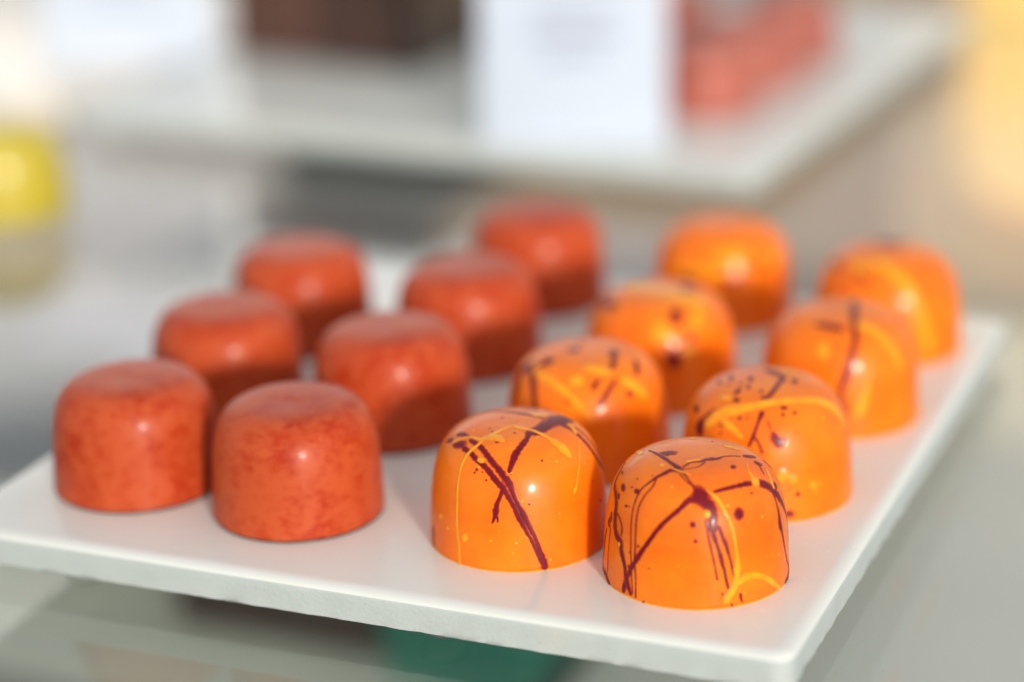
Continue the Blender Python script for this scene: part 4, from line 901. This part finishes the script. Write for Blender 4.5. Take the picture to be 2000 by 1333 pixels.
BASE_ORANGE = disc_mesh("base", 14.93, 0.0, .21, MAT['yellow'])
BASE_RED = disc_mesh("base", 14.75, 0.0, .44, MAT['dark'])
POS = {'FR': (28.6, 341.0), 'FL': (0.4, 356.7), 'R2': (43.5, 373.5), 'R3': (61.4, 410.0), 'R4': (76.4, 447.2), 'L2': (13.3, 391.3), 'L3': (28.7, 424.7), 'L4': (45.2, 470.3), 'rFL': (-67.2, 384.8), 'rFR': (-37.6, 370.6), 'rL2': (-55.1, 423.2), 'rL3': (-43.6, 461.3), 'rR2': (-22.7, 408.5), 'rR3': (-8.8, 444.7), 'rR4': (6.1, 483.2)}
ORANGE = {
    'FR': "orange bonbon at the front right with a thick dark star-shaped splash on its face",
    'FL': "orange bonbon left of the front corner one, with a dark X of crossed drips",
    'R2': "orange bonbon with a broad yellow band over its shoulder and a glinting dark drop",
    'R3': "third orange bonbon along the right edge, one dark streak down its middle",
    'R4': "farthest orange bonbon of the right-hand row, with a curved yellow sash",
    'L2': "orange bonbon right behind the one with the dark X, short dark dashes on top",
    'L3': "orange bonbon third in the left orange row, with a single dark round spot",
    'L4': "palest blurred orange bonbon at the back end of the left orange row",
}
RED = {
    'rFL': "red bonbon at the left front corner of the white tile",
    'rFR': "mottled red bonbon in front, the largest and sharpest red one",
    'rL2': "red bonbon directly behind the one at the tile's left front corner",
    'rL3': "red bonbon at the back end of the shorter left red row",
    'rR2': "red bonbon behind the sharp mottled one, lower half in shadow",
    'rR3': "third red bonbon of the right red row, behind the half shadowed one",
    'rR4': "farthest red bonbon, blurred, next to the pale orange one at the back",
}
for k, lab in ORANGE.items():
    x, y = POS[k]
    t = empty("orange_bonbon", (x * MM, y * MM, 0.03 * MM))
    tag(t, lab, "bonbon", "orange splattered bonbons on the white tile")
    link("shell", SHELL_ORANGE, t)
    link("base", BASE_ORANGE, t)
    sd = sum(map(ord, k))
    link("maroon_splash", splash_mesh("maroon_splash", SPLASH['maroon'][k] + back_splashes(sd, 7, 9), MAT['maroon'], .035, sd, .95), t)
    link("yellow_splash", splash_mesh("yellow_splash", SPLASH['yellow'][k] + back_splashes(sd + 50, 4, 6), MAT['yellow'], .11 if k in ('FR', 'FL') else .13, sd + 1, 1.0), t)
for i, (k, lab) in enumerate(RED.items()):
    x, y = POS[k]
    t = empty("red_bonbon", (x * MM, y * MM, 0.03 * MM), i * 1.7)
    tag(t, lab, "bonbon", "plain red bonbons on the white tile")
    link("shell", SHELL_REDS[i % 3], t)
    link("base", BASE_RED, t)
# red bonbons on the tile behind, in a row along its right edge
for j, (du, dv, lab) in enumerate(((-37, 63, "blurred dusty red bonbon on the back tile, nearest to the right of the white card"),
                                   (-37, 100, "blurred dusty red bonbon on the back tile, second along its right edge"),
                                   (-37, 137, "blurred dusty red bonbon on the back tile, third along its right edge"),
                                   (-74, 90, "blurred dusty red bonbon half hidden behind the tall white card"),
                                   (-74, 127, "blurred dusty red bonbon on the back tile behind the half hidden one"))):
    p = along(C2, du * MM, dv * MM, AX2)
    t = empty("red_bonbon", (p[0], p[1], .03 * MM), j * 1.3)
    tag(t, lab, "bonbon", "red bonbons on the tile behind")
    link("shell", SHELL_DUSTY, t); link("base", BASE_RED, t)
t = empty("yellow_bonbon", (-134.5 * MM, 600 * MM, GZ + .06 * MM))
t.scale = (1.18, 1.18, 1.18)
tag(t, "blurred lemon yellow bonbon cut by the left picture edge", "bonbon")
link("shell", SHELL_LEMON, t)
link("base", disc_mesh("base", 14.7, -.02, .2, MAT['lemon']), t)

# ------------------------------------------------------------------ dark chocolate blocks on the tile behind
def choc_block(p, w, d, h, mat, label, topmat):
    t = empty("chocolate_block", (p[0], p[1], .03 * MM), AX2)
    tag(t, label, "chocolate", "dark chocolate blocks on the tile behind")
    box("body", w, d, h, mat, t, 2.2 * MM)
    box("top_ridge", w * .72, 2.2 * MM, 1.2 * MM, topmat, t, .5 * MM, (0, 0, h - .2 * MM))
    return t
for a, b, mt, lab in ((-192, 97, 'dark2', "brown tall chocolate block at the front left of the back tile"),
                      (-156, 93, 'dark', "darkest tall chocolate block, just left of the tall white card"),
                      (-192, 133, 'dark', "dark chocolate block behind the brown one on the back tile"),
                      (-156, 129, 'dark2', "brown chocolate block behind the darkest one on the back tile"),
                      (-192, 169, 'dark2', "brown chocolate block farthest back on the left of the back tile"),
                      (-156, 165, 'dark', "dark chocolate block farthest back beside the tall white card")):
    choc_block(along(C2, a * MM, b * MM, AX2), 34 * MM, 33 * MM, 42 * MM, MAT[mt], lab, MAT['dark'])

# ------------------------------------------------------------------ price cards
def card(x, y, w, h, rz, lean, label, lines, z=0.0):
    t = empty("price_card", (x, y, z + .1 * MM), rz)
    tag(t, label, "card")
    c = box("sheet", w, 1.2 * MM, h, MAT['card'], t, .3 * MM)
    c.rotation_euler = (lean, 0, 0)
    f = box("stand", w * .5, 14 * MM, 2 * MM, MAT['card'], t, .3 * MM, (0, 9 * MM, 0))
    for (lx, lz, lw, lh) in lines:
        k = box("printed_line", lw, .3 * MM, lh, MAT['ink'], c, .1 * MM, (lx, -.65 * MM, lz))
    return t
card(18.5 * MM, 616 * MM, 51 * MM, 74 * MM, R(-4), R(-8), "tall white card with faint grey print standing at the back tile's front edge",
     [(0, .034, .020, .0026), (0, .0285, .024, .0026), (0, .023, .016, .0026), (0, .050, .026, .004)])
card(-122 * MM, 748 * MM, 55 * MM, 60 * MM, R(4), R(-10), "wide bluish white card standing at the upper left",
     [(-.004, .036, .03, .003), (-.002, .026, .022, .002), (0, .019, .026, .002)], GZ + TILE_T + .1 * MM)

# ------------------------------------------------------------------ things on the counter below the glass
CZ = -.121
def low_box(name, x, y, w, d, h, mat, rz, label, cat, lidmat):
    t = empty(name, (x, y, CZ + .3 * MM), rz)
    tag(t, label, cat)
    box("body", w, d, h, mat, t, 1.5 * MM)
    box("lid", w + 2 * MM, d + 2 * MM, min(8 * MM, h * .35), lidmat, t, 1 * MM, (0, 0, h + .2 * MM))
    return t
low_box("small_box", -.055, .577, .062, .045, .014, MAT['dark'], AX, "small dark box under the glass below the front edge", "box", MAT['dark'])
low_box("small_box", -.010, .540, .038, .035, .016, MAT['teal'], AX, "teal green box under the glass at the bottom edge", "box", MAT['teal'])
glow_shape = empty("amber_glow_shape", (.224, .90, CZ + .3 * MM))  # blurred yellow thing, made to emit so that it comes out bright
tag(glow_shape, "amber and cream shape made to glow, blurred, cut by the right picture edge", "glow_shape")
def lathe(name, prof, mat, parent, seg=64):
    vs_ = [(r * math.cos(2 * math.pi * i / seg), r * math.sin(2 * math.pi * i / seg), z) for r, z in prof for i in range(seg)]
    fs_ = [(j * seg + i, j * seg + (i + 1) % seg, (j + 1) * seg + (i + 1) % seg, (j + 1) * seg + i) for j in range(len(prof) - 1) for i in range(seg)]
    fs_ += [tuple(range(seg - 1, -1, -1)), tuple(range((len(prof) - 1) * seg, len(prof) * seg))]
    me = mesh(name, vs_, fs_, mat)
    me.set_sharp_from_angle(angle=R(50))
    return link(name, me, parent)
lathe("base", [(.046, 0), (.048, .004), (.046, .014), (.030, .02)], MAT['tan'], glow_shape)
lathe("body", [(.030, .0205), (.041, .03), (.043, .06), (.043, .13), (.041, .150)], MAT['gold'], glow_shape)
lathe("glow_top", [(.042, .1505), (.062, .16), (.066, .20), (.060, .26), (.044, .29)], MAT['pale'], glow_shape)
b = box("serving_board", .19, .10, 4 * MM, MAT['greygreen'], None, 1.2 * MM, (-.10, .585, CZ + .3 * MM)); b.rotation_euler = (0, 0, AX)
tag(b, "grey green board lying under the glass at the bottom left", "board")
b = box("paper_sheet", .09, .13, 1 * MM, MAT['lav'], None, .3 * MM, (-.150, .79, CZ + .3 * MM)); b.rotation_euler = (0, 0, AX)
tag(b, "lavender white paper sheet under the glass at the left", "paper")
b = box("paper_sheet", .17, .26, 1 * MM, MAT['pink'], None, .3 * MM, (-.195, 1.02, CZ + .3 * MM)); b.rotation_euler = (0, 0, AX)  # sheet enlarged to brighten the glass where the card's reflection falls
tag(b, "pale pink paper sheet under the glass at the left, enlarged to brighten the reflection there", "paper")
b = box("wooden_board", .55, .9, 12 * MM, MAT['tan'], None, 2 * MM, (.40, 1.22, CZ + .3 * MM)); b.rotation_euler = (0, 0, AX)
tag(b, "tan wooden board on the counter at the far right", "board")
b = box("white_board", .26, .34, 5 * MM, MAT['whiteboard'], None, 1.5 * MM, (.185, .60, CZ + .3 * MM)); b.rotation_euler = (0, 0, AX)
tag(b, "white board under the glass at the lower right", "board")
low_box("small_box", -.172, .712, .07, .05, .02, MAT['slate'], AX, "slate grey box under the glass beside the tile's left corner", "box", MAT['slate'])
low_box("small_box", -.047, 1.03, .066, .12, .02, MAT['violet'], AX, "added dark violet box deepening the dark reflection between the two white tiles", "box", MAT['violet'])  # added to deepen the chocolate blocks' dark reflection in the glass
